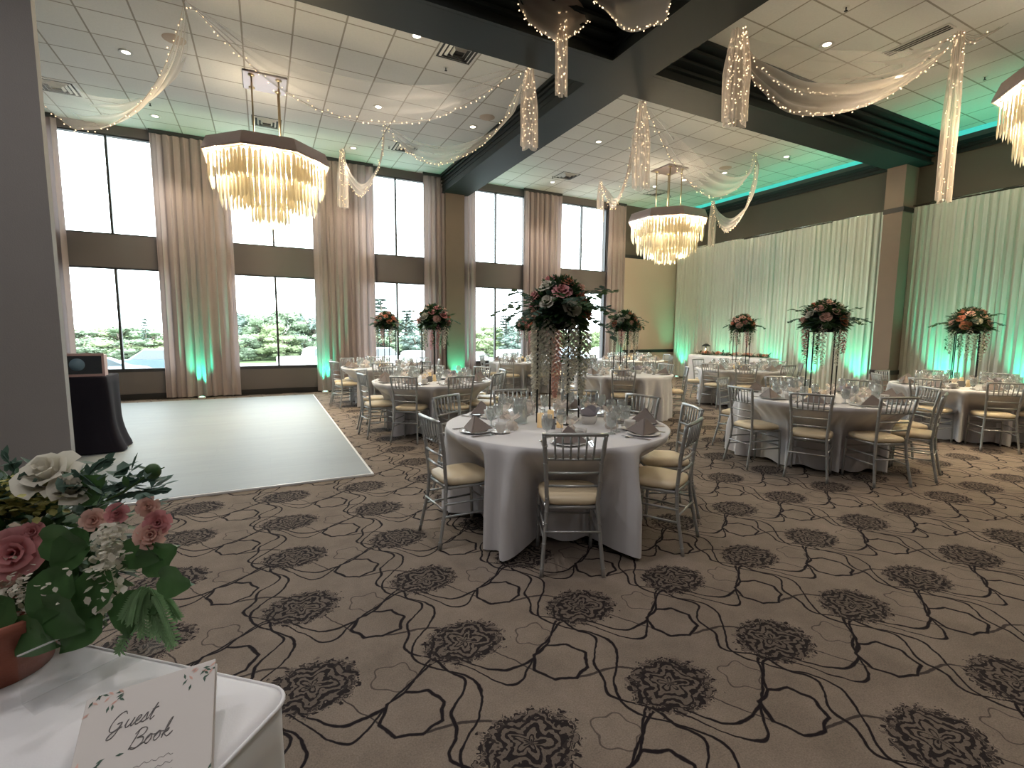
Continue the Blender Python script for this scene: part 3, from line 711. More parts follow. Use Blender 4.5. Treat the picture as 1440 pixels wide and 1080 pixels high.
def wisteria(c, L, rnd, r0=.060):
    mb = MB(); c = Vector(c); n = int(L/(.0035 if r0 > .07 else .0065))
    for i in range(n):
        t = i/n; rr = r0*(1-t)**.6*(.35+.65*min(1, t*6)); a = i*2.4
        d = Vector((math.cos(a), math.sin(a), -.5)); p = c+Vector((math.cos(a)*rr*.5+.01*math.sin(t*5), math.sin(a)*rr*.5, -L*t))
        mb.leaf(p, d, (0, 0, 1), .5*rr+.018, .022+.15*rr, .3)
        mb.leaf(p, (math.cos(a+1), math.sin(a+1), .1), (0, 0, 1), .4*rr+.014, .02+.15*rr, .3)
    return mb
def make_arrangement(seed, big=1.0, palette=('blush', 'pink', 'white_petal', 'coral'), nw=6):
    """low bowl packed with roses, foliage dome, eucalyptus sprays and hanging wisteria"""
    rnd = random.Random(seed)
    t = thing('floral_arrangement', 'x', 'flowers'); DH = .29 if big > 1 else .24
    obj('bowl', MB().lathe([(.001, 0), (.13, 0), (.165, .05), (.17, .075), (.16, .075), (.155, .05), (.12, .012), (.001, .012)], n=24), 'blackmetal', t)
    R0 = .215
    for i in range(19):
        g = i*2.39996; q = (i+.5)/19; ph = math.acos(1-q*.98); n = Vector((math.sin(ph)*math.cos(g), math.sin(ph)*math.sin(g), math.cos(ph)))
        c = Vector((0, 0, .09))+Vector((n.x*R0, n.y*R0, n.z*DH)); r = (.050+.020*rnd.random())*(1.0 if big == 1 else 1.1)
        mb = MB(); rose(mb, c, r, n+Vector((0, 0, .25)), rnd)
        obj('rose', mb, palette[rnd.choice((0, 0, 1, 2, 2, 3))] if i % 2 else palette[i//2 % len(palette)], t)
    f = MB(); f2 = MB()
    for i in range(680):
        a = rnd.random()*2*PI; ph = rnd.uniform(.0, 1.75); n = Vector((math.sin(ph)*math.cos(a), math.sin(ph)*math.sin(a), math.cos(ph)))
        p = Vector((n.x*.165, n.y*.165, .08+n.z*(DH-.06))); d = n+Vector((rnd.gauss(0, .35), rnd.gauss(0, .35), rnd.gauss(-.15, .3)))
        (f if i % 3 else f2).leaf(p, d, (rnd.gauss(0, .4), rnd.gauss(0, .4), 1), rnd.uniform(.09, .15), rnd.uniform(.04, .06))
    f.ball((0, 0, .12), .16, 12, 8, (1, 1, .9))
    NS = 20 if big > 1 else 12
    for i in range(NS):                                                # sprays
        a = 2*PI*i/NS+rnd.random()*.4; L = rnd.uniform(.14, .27)*(1.45 if big > 1 else 1); rise = rnd.uniform(-.1, .7) if i % 3 else 1.2
        p = Vector((.12*math.cos(a), .12*math.sin(a), .12)); d = Vector((math.cos(a), math.sin(a), rise)).normalized(); pts = [p]
        for k in range(8):
            p = p+d*(L/8+.01); d = (d+Vector((0, 0, -.13))).normalized(); pts.append(p)
        F = f2 if i % 2 else f
        F.tube(pts, .0025, 4)
        for k, p in enumerate(pts[1:]):
            for s in (-1, 1):
                sd = d.cross(Vector((0, 0, 1))).normalized()*s
                F.leaf(p, sd+d*.5+Vector((0, 0, rnd.gauss(.1, .3))), (0, 0, 1), rnd.uniform(.045, .065)*(1.2 if big > 1 else 1), rnd.uniform(.04, .055)*(1.2 if big > 1 else 1))
    obj('foliage', f, 'leaf', t); obj('eucalyptus', f2, 'leafblue', t)
    for i in range(nw):
        a = 2*PI*i/nw+rnd.random()*.5; L = rnd.uniform(.28, .52)*big
        obj('wisteria_strand', wisteria((.20*math.cos(a), .20*math.sin(a), .07), L*(1.25 if big > 1 else 1), rnd, .085 if big > 1 else .055), ('pink' if i % 3 == 1 and big == 1 else 'blush' if i == 1 else 'white_petal'), t)
    tr = MB()
    for i in range(5):
        a = 2*PI*(i+.5)/5; p = Vector((.19*math.cos(a), .19*math.sin(a), .05))
        for k in range(14):
            p = p+Vector((rnd.gauss(0, .006), rnd.gauss(0, .006), -.022))
            for q in range(2): tr.leaf(p, (rnd.gauss(0, 1), rnd.gauss(0, 1), -.6), (0, 0, 1), .038, .022)
    obj('trailing_ivy', tr, 'leafmid', t)
    return t
def make_stand():
    t = thing('flower_stand', 'x', 'stand'); s = .135; h = .78; q = .006
    for i, (a, b) in enumerate(((-1, -1), (1, -1), (1, 1), (-1, 1))):
        obj('leg', MB().box((a*s-q, b*s-q, .012), (a*s+q, b*s+q, h)), 'blackmetal', t)
    for z in (0.0, h):
        mb = MB()
        for a, b, c, d in ((-s-q, -s-q, s+q, -s+q), (-s-q, s-q, s+q, s+q), (-s-q, -s+q, -s+q, s-q), (s-q, -s+q, s+q, s-q)): mb.box((a, b, z), (c, d, z+.012))
        obj('base_frame' if z == 0 else 'top_frame', mb, 'blackmetal', t)
    obj('top_plate', MB().box((-s, -s, h+.0125), (s, s, h+.0185)), 'blackmetal', t)
    return t
arr = [make_arrangement(5, 1.12, ('blush', 'coral', 'white_petal', 'pink'), 7), make_arrangement(8, 1.0, ('blush', 'pink', 'white_petal', 'coral'), 6), make_arrangement(21, 1.0, ('blush', 'coral', 'white_petal', 'blush'), 7)]
stand0 = make_stand(); arr_used = [False]*3; stand_used = False
def make_candle(): 
    t = thing('pillar_candle', 'x', 'candle')
    obj('wax', MB().lathe([(.001, 0), (.026, 0), (.026, .097), (.0245, .10), (.016, .097), (.001, .095)], n=18), 'wax', t)
    obj('wick', MB().tube([(0, 0, .095), (.001, 0, .108)], .0015, 5), 'wick', t)
    return t
candle0 = make_candle(); candle_used = False
def make_pitcher():
    t = thing('water_pitcher', 'x', 'pitcher')
    obj('body', MB().lathe([(.001, .006), (.05, .0), (.056, .005), (.062, .06), (.060, .13), (.052, .18), (.056, .215), (.053, .215), (.049, .18), (.057, .13), (.058, .06), (.05, .012), (.001, .01)], n=22), 'glass', t)
    obj('handle', MB().tube([(.052, 0, .19), (.095, 0, .19), (.108, 0, .14), (.095, 0, .08), (.06, 0, .06)], .007, 8), 'glass', t)
    obj('spout', MB().tube([(-.052, 0, .20), (-.066, 0, .213), (-.075, 0, .222)], [.016, .011, .004], 8), 'glass', t)
    obj('iced_water', MB().lathe([(.001, .0125), (.048, .0135), (.056, .06), (.055, .13), (.052, .15), (.001, .15)], n=20), 'water', t)
    return t
pitch0 = make_pitcher(); pitch_used = False
def make_basket():
    t = thing('bread_basket', 'x', 'basket')
    obj('bowl', MB().lathe([(.001, .004), (.055, .0), (.07, .03), (.075, .07), (.071, .07), (.066, .03), (.001, .01)], n=20), 'china', t)
    P = []
    for j in range(25):
        a = 2*PI*j/24; k = 1+.25*math.sin(4*a); P.append([(.02*math.cos(a), .02*math.sin(a), .045), (.06*math.cos(a), .06*math.sin(a), .065), (.085*k*math.cos(a), .085*k*math.sin(a), .10+.045*abs(math.sin(2*a)))])
    obj('paper_liner', MB().grid(P), 'lav', t); return t
bask0 = make_basket(); bask_used = False
WI = obj  # alias kept short
for ti, (tn, (cx, cy), chs) in enumerate(TABLES):
    make_table_frame((cx, cy, 0), 'round banquet table hidden under the white cloth of the ' + tn)
    rad = [(math.radians(a), r) for a, r in chs]
    o = obj('tablecloth', cloth_mesh(rad), 'cloth', None, (cx, cy, 0)); tag(o, 'white floor length tablecloth on the ' + tn, 'tablecloth', 'white round tablecloths')
    toward = math.atan2(-cy, -cx)
    order = sorted(range(len(chs)), key=lambda i: (toward-rad[i][0]) % (2*PI))
    start = min(order, key=lambda i: abs((rad[i][0]-toward+PI) % (2*PI)-PI)); k0 = order.index(start)
    order = order[k0:]+order[:k0]
    words = POSW if len(chs) == 8 else (POSW[:4]+['far left-centre', 'far right-centre']+POSW[5:] if len(chs) == 9 else POSW[:1]+POSW[2:])
    cx0, cy0 = cx, cy
    for rank, i in enumerate(order):
        a, r = rad[i]; loc = (cx+r*math.cos(a), cy+r*math.sin(a), 0); rz = a+PI/2
        lab = 'silver chair with cream cushion, %s of the %s' % (words[rank], tn)
        if not used: proto.location = loc; proto.rotation_euler = (0, 0, rz); proto['label'] = lab; proto['group'] = 'silver chiavari chairs round the tables'; used = True
        else: dup(proto, loc, rz, lab, 'silver chiavari chairs round the tables')
        # place setting
        rn = random.Random(ti*20+i); ca, sa = math.cos(a), math.sin(a)
        def P(rr, tt): return (cx+rr*ca-tt*sa, cy+rr*sa+tt*ca, TOPZ+.0005)
        face = a+PI/2
        near = ti in (0, 6, 1, 3)
        item('side_plate', 'small white plate under a napkin at the %s' % tn, 'plate', 'plate', 'china', P(.755, 0), 0, 'plates at the ' + tn)
        x, y, z = P(.755, 0); item('napkin', 'taupe pyramid napkin, %s of the %s' % (words[rank], tn), 'napkin', 'napkin', 'napkin', (x, y, z+.0165), face+rn.uniform(-.25, .25), 'folded taupe napkins')
        for nm_, tt in (('fork', -.150), ('fork', -.172), ('knife', .150), ('spoon', .175)):
            item(nm_, 'stainless %s laid on the cloth of the %s' % (nm_, tn), nm_, nm_, 'steel', P(.765, -tt), face, '%ss at the %s' % (nm_ if nm_ != 'knife' else 'knive', tn))
        item('saucer', 'white saucer at the %s' % tn, 'saucer', 'saucer', 'china', P(.60, .115), 0, 'saucers at the ' + tn)
        x, y, z = P(.60, .115); item('coffee_cup', 'white coffee cup on a saucer at the %s' % tn, 'cup', 'cup', 'china', (x, y, z+.0045), rn.random()*6, 'coffee cups at the ' + tn)
        item('wine_glass', 'empty stemmed wine glass at the %s' % tn, 'glass', 'wine', 'glass', P(.545, -.02), 0, 'wine glasses at the ' + tn)
        g = item('water_goblet', 'clear water goblet at the %s' % tn, 'glass', 'goblet', 'glass', P(.55, -.125), 0, 'water goblets at the ' + tn)
        obj('water', ME['waterfill'], 'water', g)
        f = item('favor_bag', 'white tulle favor bag at the %s' % tn, 'favor', 'favor', 'tulle2', P(.47, .06), rn.random()*6, 'tulle favor bags at the ' + tn)
        obj('sweets', ME['favorcore'], 'china', f)
    # centre of the table
    ang = [0.62, .5, .3, .4, .2, .5, .35, .4, .3][ti]; sx_, sy_ = cx+.05, cy+.05
    z0 = TOPZ+.0005
    lab = 'tall black metal flower stand on the ' + tn
    if not stand_used: s_ = stand0; s_.location = (sx_, sy_, z0); s_.rotation_euler = (0, 0, ang); s_['label'] = lab; s_['group'] = 'tall flower stands'; stand_used = True
    else: dup(stand0, (sx_, sy_, z0), ang, lab, 'tall flower stands')
    pi = [0, 1, 1, 2, 1, 2, 2, 1, 2][ti]; lab = ['pink, coral and cream rose arrangement with hanging wisteria above the ', 'blush and pink rose arrangement with trailing wisteria above the ', 'blush and coral rose arrangement with trailing wisteria above the '][pi] + tn
    zz = z0+.799
    if not arr_used[pi]: a_ = arr[pi]; a_.location = (sx_, sy_, zz); a_['label'] = lab; a_['group'] = 'rose centrepieces on stands'; arr_used[pi] = True
    else: a_ = dup(arr[pi], (sx_, sy_, zz), ti*1.3, lab, 'rose centrepieces on stands')
    # candles, card, pitcher, bread basket: laid out across the sight line
    tx, ty = math.cos(toward), math.sin(toward); ux, uy = -ty, tx   # towards camera; to the left as seen
    def Q(f, l): return (cx+tx*f+ux*l, cy+ty*f+uy*l, z0)
    for (f, l, h, wh) in ((.19, .03, 1.0, 'left'), (.13, -.045, 1.30, 'middle'), (.20, -.125, 1.15, 'right')):
        lab = 'lit ivory pillar candle, %s of the three on the %s' % (wh, tn)
        if not candle_used: candle0.location = Q(f, l); candle0.scale = (1, 1, h); candle0['label'] = lab; candle0['group'] = 'pillar candles'; candle_used = True
        else: dup(candle0, Q(f, l), 0, lab, 'pillar candles', (1, 1, h))
    cdm = obj('table_card', MB().box((-.045, -.004, 0), (.045, .004, .085)), 'card', None, Q(.27, -.05)); cdm.rotation_euler = (0, 0, toward+PI/2)
    tag(cdm, 'small grey table number card before the candles of the ' + tn, 'card', 'grey table cards')
    lab = 'clear glass water pitcher on the ' + tn
    if not pitch_used: pitch0.location = Q(.05, -.30); pitch0.rotation_euler = (0, 0, -.6); pitch0['label'] = lab; pitch0['group'] = 'water pitchers'; pitch_used = True
    else: dup(pitch0, Q(.05, -.30), -.6, lab, 'water pitchers')
    lab = 'paper lined white bread bowl on the ' + tn
    if not bask_used: bask0.location = Q(-.02, .27); bask0['label'] = lab; bask0['group'] = 'bread bowls'; bask_used = True
    else: dup(bask0, Q(-.02, .27), ti, lab, 'bread bowls')

# ================================================================== CHANDELIERS
def make_chandelier():
    """octagonal champagne band, hung on four rods, with four stepped tiers of long crystal drops"""
    t = thing('chandelier', 'x', 'chandelier')            # origin on the ceiling above its centre
    zt, zb, R = -1.11, -1.34, 1.02
    mb = MB(); rings = []
    for r, z in ((R*.86, zt), (R*.93, zt-.02), (R, zb+.03), (R, zb), (R-.02, zb), (R*.84, zt-.02)):
        rings.append([(r*math.cos(2*PI*j/8+PI/8), r*math.sin(2*PI*j/8+PI/8), z) for j in range(8)])
    mb.loft(rings, False, False, False); mb.v += []
    mb.loft([[(R*.86*math.cos(2*PI*j/8+PI/8), R*.86*math.sin(2*PI*j/8+PI/8), zt+q) for j in range(8)] for q in (.0, .008)], True, True, False)
    obj('band', mb, 'champagne', t)
    obj('ceiling_plate', MB().box((-.33, -.33, -.03), (.33, .33, -.003), .01), 'champagne', t)
    for a, b in ((-1, -1), (1, -1), (1, 1), (-1, 1)):
        r = MB().tube([(a*.2, b*.23, -.03), (a*.2, b*.23, zt+.005)], .013, 8)
        r.lathe([(.0001, -.05), (.045, -.045), (.05, -.03)], (a*.2, b*.23, 0), 12)
        obj('rod', r, 'brass', t)
    tiers = [(.94, -1.345, .40, 74, .035), (.79, -1.46, .60, 60, .036), (.60, -1.70, .48, 46, .036), (.30, -1.99, .33, 24, .034)]
    cme = {}; parts = 0; rest = MB()
    def oct_(r, a):
        k = (a+PI/8) % (PI/4)-PI/8; return r*math.cos(PI/8)/math.cos(k)
    for ti_, (r, z, L, n, w_) in enumerate(tiers):
        f = MB(); rr = [[(oct_(r, 2*PI*j/48)*math.cos(2*PI*j/48), oct_(r, 2*PI*j/48)*math.sin(2*PI*j/48), z)] for j in range(49)]
        f.tube([q[0] for q in rr], .007, 6, cap=False)
        for j in range(8):
            a = 2*PI*j/8+PI/8; f.tube([(r*math.cos(a), r*math.sin(a), z), (r*math.cos(a), r*math.sin(a), zt-.04)], .005, 6)
            if ti_: f.tube([(0, 0, z), (r*math.cos(a), r*math.sin(a), z)], .005, 6)
        obj('tier_frame', f, 'brass', t)
        c = MB(); prof = [(.004, 0), (w_*.75, -.03), (w_, -L*.75), (w_*.8, -L*.9), (.002, -L)]
        rings = [[(q*math.cos(k*PI/2)*(.32 if k % 2 == 0 else 1), q*math.sin(k*PI/2), zz) for k in range(4)] for q, zz in prof]
        c.loft(rings, True, True, False); cm = c.mesh('crystal_drop'); cm.materials.append(M['crystal'])
        for j in range(n):
            a = 2*PI*(j+.5*(ti_ % 2))/n; q = oct_(r, a); p = (q*math.cos(a), q*math.sin(a), z-.005-.03*(j % 2))
            if parts < 100:
                o = bpy.data.objects.new('crystal_drop', cm); C.objects.link(o); o.parent = t; o.location = p; o.rotation_euler = (0, 0, a); parts += 1
            else:
                k0 = len(rest.v); rest.loft([[tuple(Matrix.Translation(p) @ Matrix.Rotation(a, 4, 'Z') @ Vector(v)) for v in g] for g in rings], True, True, False)
        if ti_ < 3:                                        # lamp bulbs between the tiers
            nb = (8, 6, 4)[ti_]
            for j in range(nb):
                a = 2*PI*(j+.5)/nb; q = r-.16
                b = MB().ball((q*math.cos(a), q*math.sin(a), z+.08-.12*ti_*0), .032, 8, 6, (1, 1, 1.3)); obj('lamp_bulb', b, 'bulb', t)
    o = obj('inner_crystal_drops', rest, 'crystal', t); o['kind'] = 'stuff'
    return t
ch = make_chandelier()
CH = [((0.18, 9.61), 'octagonal crystal chandelier over the dance floor, left of the beam'), ((9.35, 9.69), 'octagonal crystal chandelier in the far right bay before the draped wall'), ((8.36, 2.0), 'octagonal crystal chandelier cut by the right edge of the photo')]
for i, ((x, y), lab) in enumerate(CH):
    if i == 0: ch.location = (x, y, CZ); ch['label'] = lab; ch['group'] = 'crystal chandeliers'
    else: dup(ch, (x, y, CZ), 0, lab, 'crystal chandeliers')
    light('chandelier_glow', 'POINT', (x, y, CZ-1.85), 190, (1.0, .80, .50), shadow_soft_size=.10)
    light('chandelier_glow', 'POINT', (x, y, CZ-1.45), 190, (1.0, .80, .50), shadow_soft_size=.12)
    for k in range(6):
        a = PI/6+k*PI/3
        light('chandelier_glow', 'POINT', (x+.87*math.cos(a), y+.87*math.sin(a), CZ-1.42), 100, (1.0, .80, .50), shadow_soft_size=.03)
    light('chandelier_glow', 'POINT', (x, y, CZ-.85), 34, (1.0, .84, .60), shadow_soft_size=.12)

# ================================================================== CEILING FITTINGS
dl0 = thing('downlight', 'x', 'downlight'); obj('trim_ring', MB().lathe([(.055, .0), (.09, -.003), (.095, -.012), (.085, -.016), (.055, -.008)], n=20), 'vent', dl0)
obj('lens', MB().lathe([(.0001, -.006), (.056, -.006)], n=16), 'downlight', dl0)
DL = [((177, 73), 'left of the dance floor chandelier'), ((218, 163), 'near the first window head'), ((586, 50), 'beside the cross beam above the dance floor'), ((532, 150), 'behind the long tulle swag'), ((665, 178), 'beside the lengthwise beam in the left bay'),
      ((497, 208), 'near the third window head'), ((1163, 62), 'in the near right bay'), ((777, 256), 'near the fourth window head'), ((842, 199), 'in the middle of the far right bay'), ((962, 253), 'just right of the far chandelier rods'),
      ((1265, 107), 'behind the right hand swag'), ((921, 262), 'between the far chandelier and window'), ((1106, 220), 'right of the far bay near the cross beam'), ((1019, 243), 'above the short swag before the draped wall')]
for i, (p, wh) in enumerate(DL):
    q = at(*p, z=CZ); lab = 'round recessed ceiling downlight ' + wh
    if i == 0: dl0.location = q; dl0['label'] = lab; dl0['group'] = 'recessed downlights'
    else: dup(dl0, q, 0, lab, 'recessed downlights')
    light('downlight_lamp', 'SPOT', (q.x, q.y, CZ-.03), 170, (1.0, .87, .70), spot_size=math.radians(84), spot_blend=.6, shadow_soft_size=.06)
for i, (x, y) in enumerate([(-3.5, 3.5), (-1, 3.6), (2, 3.6), (-3.5, 0.5), (-1, .3), (2.2, .4), (-3.5, -2), (0, -2.5), (3, -2.5)]):  # unseen fill lamps added above and behind the camera to light the foreground
    o = dup(dl0, (x, y, 6.7), 0, 'round recessed downlight in the black ceiling bay, %s row %s' % (('far', 'middle', 'rear')[i//3], ('left', 'centre', 'right')[i % 3]), 'recessed downlights')
    light('downlight_lamp', 'SPOT', (x, y, 6.66), 215 if i < 3 else 75 if i < 6 else 115, (1.0, .95, .92), spot_size=math.radians(120), spot_blend=.7, shadow_soft_size=.10)
for i, (x, y) in enumerate([(7.0, .5), (11, .5), (7, -2.5), (11, -2.5)]):  # four more unseen lamps, added to brighten the near right side
    dup(dl0, (x, y, CZ), 0, 'round recessed downlight over the near right carpet, %s of the group' % ('first', 'second', 'third', 'fourth')[i], 'recessed downlights')
    light('downlight_lamp', 'SPOT', (x, y, CZ-.04), 190, (1.0, .84, .66), spot_size=math.radians(120), spot_blend=.7, shadow_soft_size=.10)
def vent(p, wh, w=.60, d=.60, first=[None]):
    q = at(*p, z=CZ); lab = 'square white ceiling air vent ' + wh
    if first[0] is None:
        t = thing('ceiling_vent', lab, 'vent', q, 0, 'ceiling air vents')
        obj('backing', MB().box((-.29, -.29, -.004), (.29, .29, -.001)), 'ventdark', t)
        for k, (r, dz) in enumerate(((.30, .006), (.235, .022), (.17, .034), (.105, .044))):
            mb = MB(); e = .028
            P = [[(s*(r-c_), t_*(r-c_), -z_) for s, t_ in ((-1, -1), (1, -1), (1, 1), (-1, 1), (-1, -1))] for c_, z_ in ((0, .001+.0), (0, .006), (e, dz), (e+.003, dz))]
            mb.grid(P, False); obj('frame' if k == 0 else 'louvre', mb, 'vent', t)
        first[0] = t
    else: dup(first[0], q, 0, lab, 'ceiling air vents')
for p, wh in (((80, 122), 'beside the grey wing wall'), ((375, 172), 'behind the dance floor chandelier'), ((570, 208), 'behind the tulle near the third window'), ((645, 72), 'by the cross beam'), ((797, 247), 'before the fourth window'), ((922, 271), 'behind the far chandelier')): vent(p, wh)
q = at(1290, 57, z=CZ); t = thing('slot_vent', 'long dark slot air vent in the near right bay ceiling', 'vent', q)
obj('frame', MB().box((-.10, -.40, -.012), (.10, .40, -.001)), 'vent', t)
for s in (-.055, 0, .055): obj('slot', MB().box((s-.016, -.38, -.016), (s+.016, .38, -.0125)), 'ventdark', t)
for i, (p, wh) in enumerate([((627, 95), 'near the cross beam in the left bay'), ((211, 145), 'left of the dance floor chandelier'), ((547, 206), 'behind the tulle swag'), ((1190, 10), 'in the near right bay'), ((1385, 108), 'by the right edge chandelier'), ((777, 248), 'near the fourth window vent'), ((1110, 222), 'in the far right bay by the beam'), ((943, 275), 'right of the far vent')]):
    q = at(*p, z=CZ); t = thing('sprinkler', 'small dark ceiling sprinkler head ' + wh, 'sprinkler', q, 0, 'sprinkler heads')
    obj('rose_plate', MB().lathe([(.0001, -.004), (.035, -.004), (.04, -.001)], n=14), 'vent', t); obj('head', MB().lathe([(.001, -.05), (.022, -.048), (.022, -.044), (.008, -.04), (.010, -.004)], n=10), 'blackmetal', t)
for i, (p, wh) in enumerate([((245, 55), 'behind the light string at upper left'), ((685, 165), 'beside the lengthwise beam'), ((1020, 236), 'above the draped wall swag'), ((1142, 62), 'in the near right bay')][:3]):
    q = at(*p, z=CZ); t = thing('ceiling_speaker', 'round beige ceiling speaker grille ' + wh, 'speaker', q, 0, 'ceiling speakers')
    obj('grille', MB().lathe([(.0001, -.014), (.12, -.012), (.145, -.004), (.15, -.001)], n=26), 'wall_beige', t)

# ================================================================== TULLE SWAGS WITH FAIRY LIGHTS
fb = MB().ball((0, 0, 0), .0085, 6, 4).mesh('fairy_bulb'); fb.materials.append(M['fairy'])
def smooth(pts, n):
    pts = [Vector(p) for p in pts]; P = [pts[0]*2-pts[1]]+pts+[pts[-1]*2-pts[-2]]; out = []
    for i in range(1, len(P)-2):
        for k in range(n):
            t = k/n; a, b, c, d = P[i-1], P[i], P[i+1], P[i+2]
            out.append(.5*((2*b)+(c-a)*t+(2*a-5*b+4*c-d)*t*t+(3*b-a-3*c+d)*t**3))
    out.append(pts[-1]); return out
def bulbs(t, path, step, jit, rnd, cap=95):
    s = 0; n = 0
    for a, b in zip(path, path[1:]):
        L = (b-a).length; s += L
        if s >= step and n < cap:
            s = 0; n += 1
            o = bpy.data.objects.new('fairy_bulb', fb); C.objects.link(o); o.parent = t
            o.location = b+Vector((rnd.gauss(0, jit), rnd.gauss(0, jit), rnd.gauss(-.01, jit)))
def swag(label, A, B, px, lift=.35, step=.075, jit=.010, seed=1, width=.25, two=False, tulle='tulle'):
    """px: measured points of the sagging light string; they lie on the upright plane through the hooks A and B"""
    A, B = Vector(A), Vector(B); rnd = random.Random(seed)
    pts = [A]+[at_vplane(x, y, A, B) for x, y in px]+[B]
    low = smooth(pts, 14); n = len(low)
    t = thing('tulle_swag', label, 'swag', (0, 0, 0), 0, 'tulle swags with fairy lights')
    side = Vector((B.y-A.y, A.x-B.x, 0)).normalized()
    J = 10; P = []
    for i, p in enumerate(low):
        q = A.lerp(B, i/(n-1)); u = math.sin(PI*i/(n-1))
        row = []
        for j in range(J+1):
            f = j/J; h = p.lerp(Vector((p.x, p.y, max(p.z, q.z-.04))), f*lift)
            h = h+side*(width*f*u*.8+.03*u*math.sin(f*17+seed+i*.05))+Vector((0, 0, -.035*u*abs(math.sin(f*9+seed+i*.02))))
            row.append(tuple(h))
        P.append(row)
    obj('tulle', MB().grid(P), tulle, t)
    st = obj('light_string', MB().tube([tuple(p) for p in low], .0028, 4), 'wire', t)
    lp = smooth(pts, 60)
    bulbs(st, lp, step*.85, jit, rnd)
    return t
def tail(label, top, L, w0=.05, w1=.11, seed=1, nb=45, lean=(0, 0)):
    rnd = random.Random(seed); nb = min(98, int(nb*1.6)); top = Vector(top)
    t = thing('tulle_tail', label, 'swag', top, 0, 'hanging tulle tails')
    P = []; n = 48
    for j in range(n+1):
        a = 2*PI*j/n; row = []
        for k in range(9):
            f = k/8; r = (w0+(w1-w0)*min(1, f*2.2))*(1+.28*math.sin(a*7+seed)+.12*math.sin(a*12+f*3))
            row.append((r*math.cos(a)+lean[0]*f, .7*r*math.sin(a)+lean[1]*f, -L*f-(.05*abs(math.sin(a*2+seed)) if k == 8 else 0)))
        P.append(row)
    obj('tulle', MB().grid(P), 'tulle2', t)
    path = [Vector((w1*.75*math.cos(f*5+seed)+lean[0]*f, w1*.6*math.sin(f*5+seed)+lean[1]*f, -L*f)) for f in [i/200 for i in range(201)]]
    st = obj('light_string', MB().tube([tuple(p) for p in path[::5]], .0028, 4), 'wire', t)
    for i in range(nb):
        f = (i+.5)/nb; a = rnd.random()*2*PI; o = bpy.data.objects.new('fairy_bulb', fb); C.objects.link(o); o.parent = st
        o.location = (w1*.9*math.cos(a)*min(1, .5+f)+lean[0]*f, w1*.7*math.sin(a)+lean[1]*f, -L*f)
    return t
def vlen(p_top, x, y): # length of a plumb drop from p_top down to the photo row y
    q = at_vplane(x, y, p_top, p_top+Vector((_r.x, _r.y, 0))); return p_top.z-q.z
A1 = Vector((-.72, 7.75, CZ-.01)); A0 = Vector((-3.6, 10.3, CZ-.01)); A2 = at(745, 97, Y=BY1+.12); A3 = Vector((2.31, 10.3, CZ-.01)); A4 = Vector((1.76, 12.2, CZ-.01))
swag('tulle swag looping from the upper left peak down behind the grey wing wall', A1, A0, [(246, 55), (225, 105), (195, 148), (155, 177), (120, 182), (85, 168)], .42, .11, .018, 2, .55)
swag('long tulle swag from the upper left peak across to the cross beam', A1, A2, [(305, 45), (372, 108), (440, 150), (500, 168), (560, 172), (620, 163), (680, 132), (720, 106)], .35, .085, .018, 3, .5)
swag('tulle swag hanging between the beam end and the third window', A2, A3, [(720, 140), (700, 180), (660, 214), (612, 230), (575, 215), (552, 190)], .45, .085, .018, 4, .5)
swag('small tulle swag near the ceiling spotlight by the third window', A3, A4, [(537, 210), (528, 245), (508, 275), (492, 258), (483, 230)], .25, .05, .015, 5, .12, tulle='tulle2')
tail('tulle tail beside the dance floor chandelier', A4, vlen(A4, 478, 290), .04, .10, 6, 60)
tail('tulle tail hanging below the cross beam left of the beam junction', A2, vlen(A2, 743, 205), .05, .11, 7, 45)
A5 = Vector((5.60, 6.55, BZ+.25)); A5 = at(903, 143, Y=BY1+.10); A6 = Vector((10.18, 7.86, CZ-.01)); A7 = Vector((11.6, 10.25, 5.27)); A8 = Vector((8.43, 11.32, CZ-.01))
tail('wide tulle tail hanging right of the beam junction', A5, vlen(A5, 885, 262), .05, .13, 8, 75, (.04, .0))
swag('tulle swag passing before the far chandelier rods', A5, A6, [(925, 185), (945, 225), (975, 262), (1005, 276), (1035, 265), (1053, 240)], .30, .085, .02, 9, .35)
A7 = at(1003, 283, X=12.2)
swag('small tulle swag before the dark wall above the drapes', A6, A7, [(1060, 250), (1045, 300), (1022, 325), (1008, 308)], .3, .07, .02, 10, .2, tulle='tulle2')
tail('tulle tail ending at the top edge of the far drapes', A7, vlen(A7, 1003, 345), .04, .10, 11, 40)
swag('narrow tulle swag hanging end-on before the fifth window', A5, A8, [(889, 205), (878, 255), (862, 292), (852, 275)], .2, .09, .03, 12, .12, tulle='tulle2')
tail('thin tulle tail hanging before the last window', A8, vlen(A8, 845, 310), .04, .09, 13, 35)
A9 = at(1040, 43, Y=4.45); A10 = Vector((8.68, 3.62, CZ-.01)); A12 = Vector((11.4, 2.4, CZ-.01))
tail('broad tulle tail at the corner of the near right bay', A9, vlen(A9, 1026, 170), .08, .15, 14, 70)
swag('upper edge tulle swag sweeping across the near right bay', A9, A10, [(1060, 85), (1090, 112), (1130, 127), (1185, 130), (1240, 120), (1290, 92), (1325, 58)], .45, .055, .016, 15, .45)
swag('lower edge tulle swag sweeping across the near right bay', A9, A10, [(1052, 100), (1080, 132), (1110, 154), (1150, 159), (1200, 152), (1250, 132), (1310, 90)], .28, .045, .018, 16, .3, tulle='tulle2')
swag('tulle swag running off the right edge near the right hand chandelier', A10, A12, [(1365, 60), (1400, 40), (1430, 18)], .3, .08, .016, 17, .3)
tail('long tulle tail with dense fairy lights at the right', A10, vlen(A10, 1342, 280), .06, .10, 18, 95)
A11 = Vector((3.50, 5.58, 5.98)); A13 = Vector((2.55, 5.58, 5.98)); A14 = Vector((4.25, 4.40, 6.10))
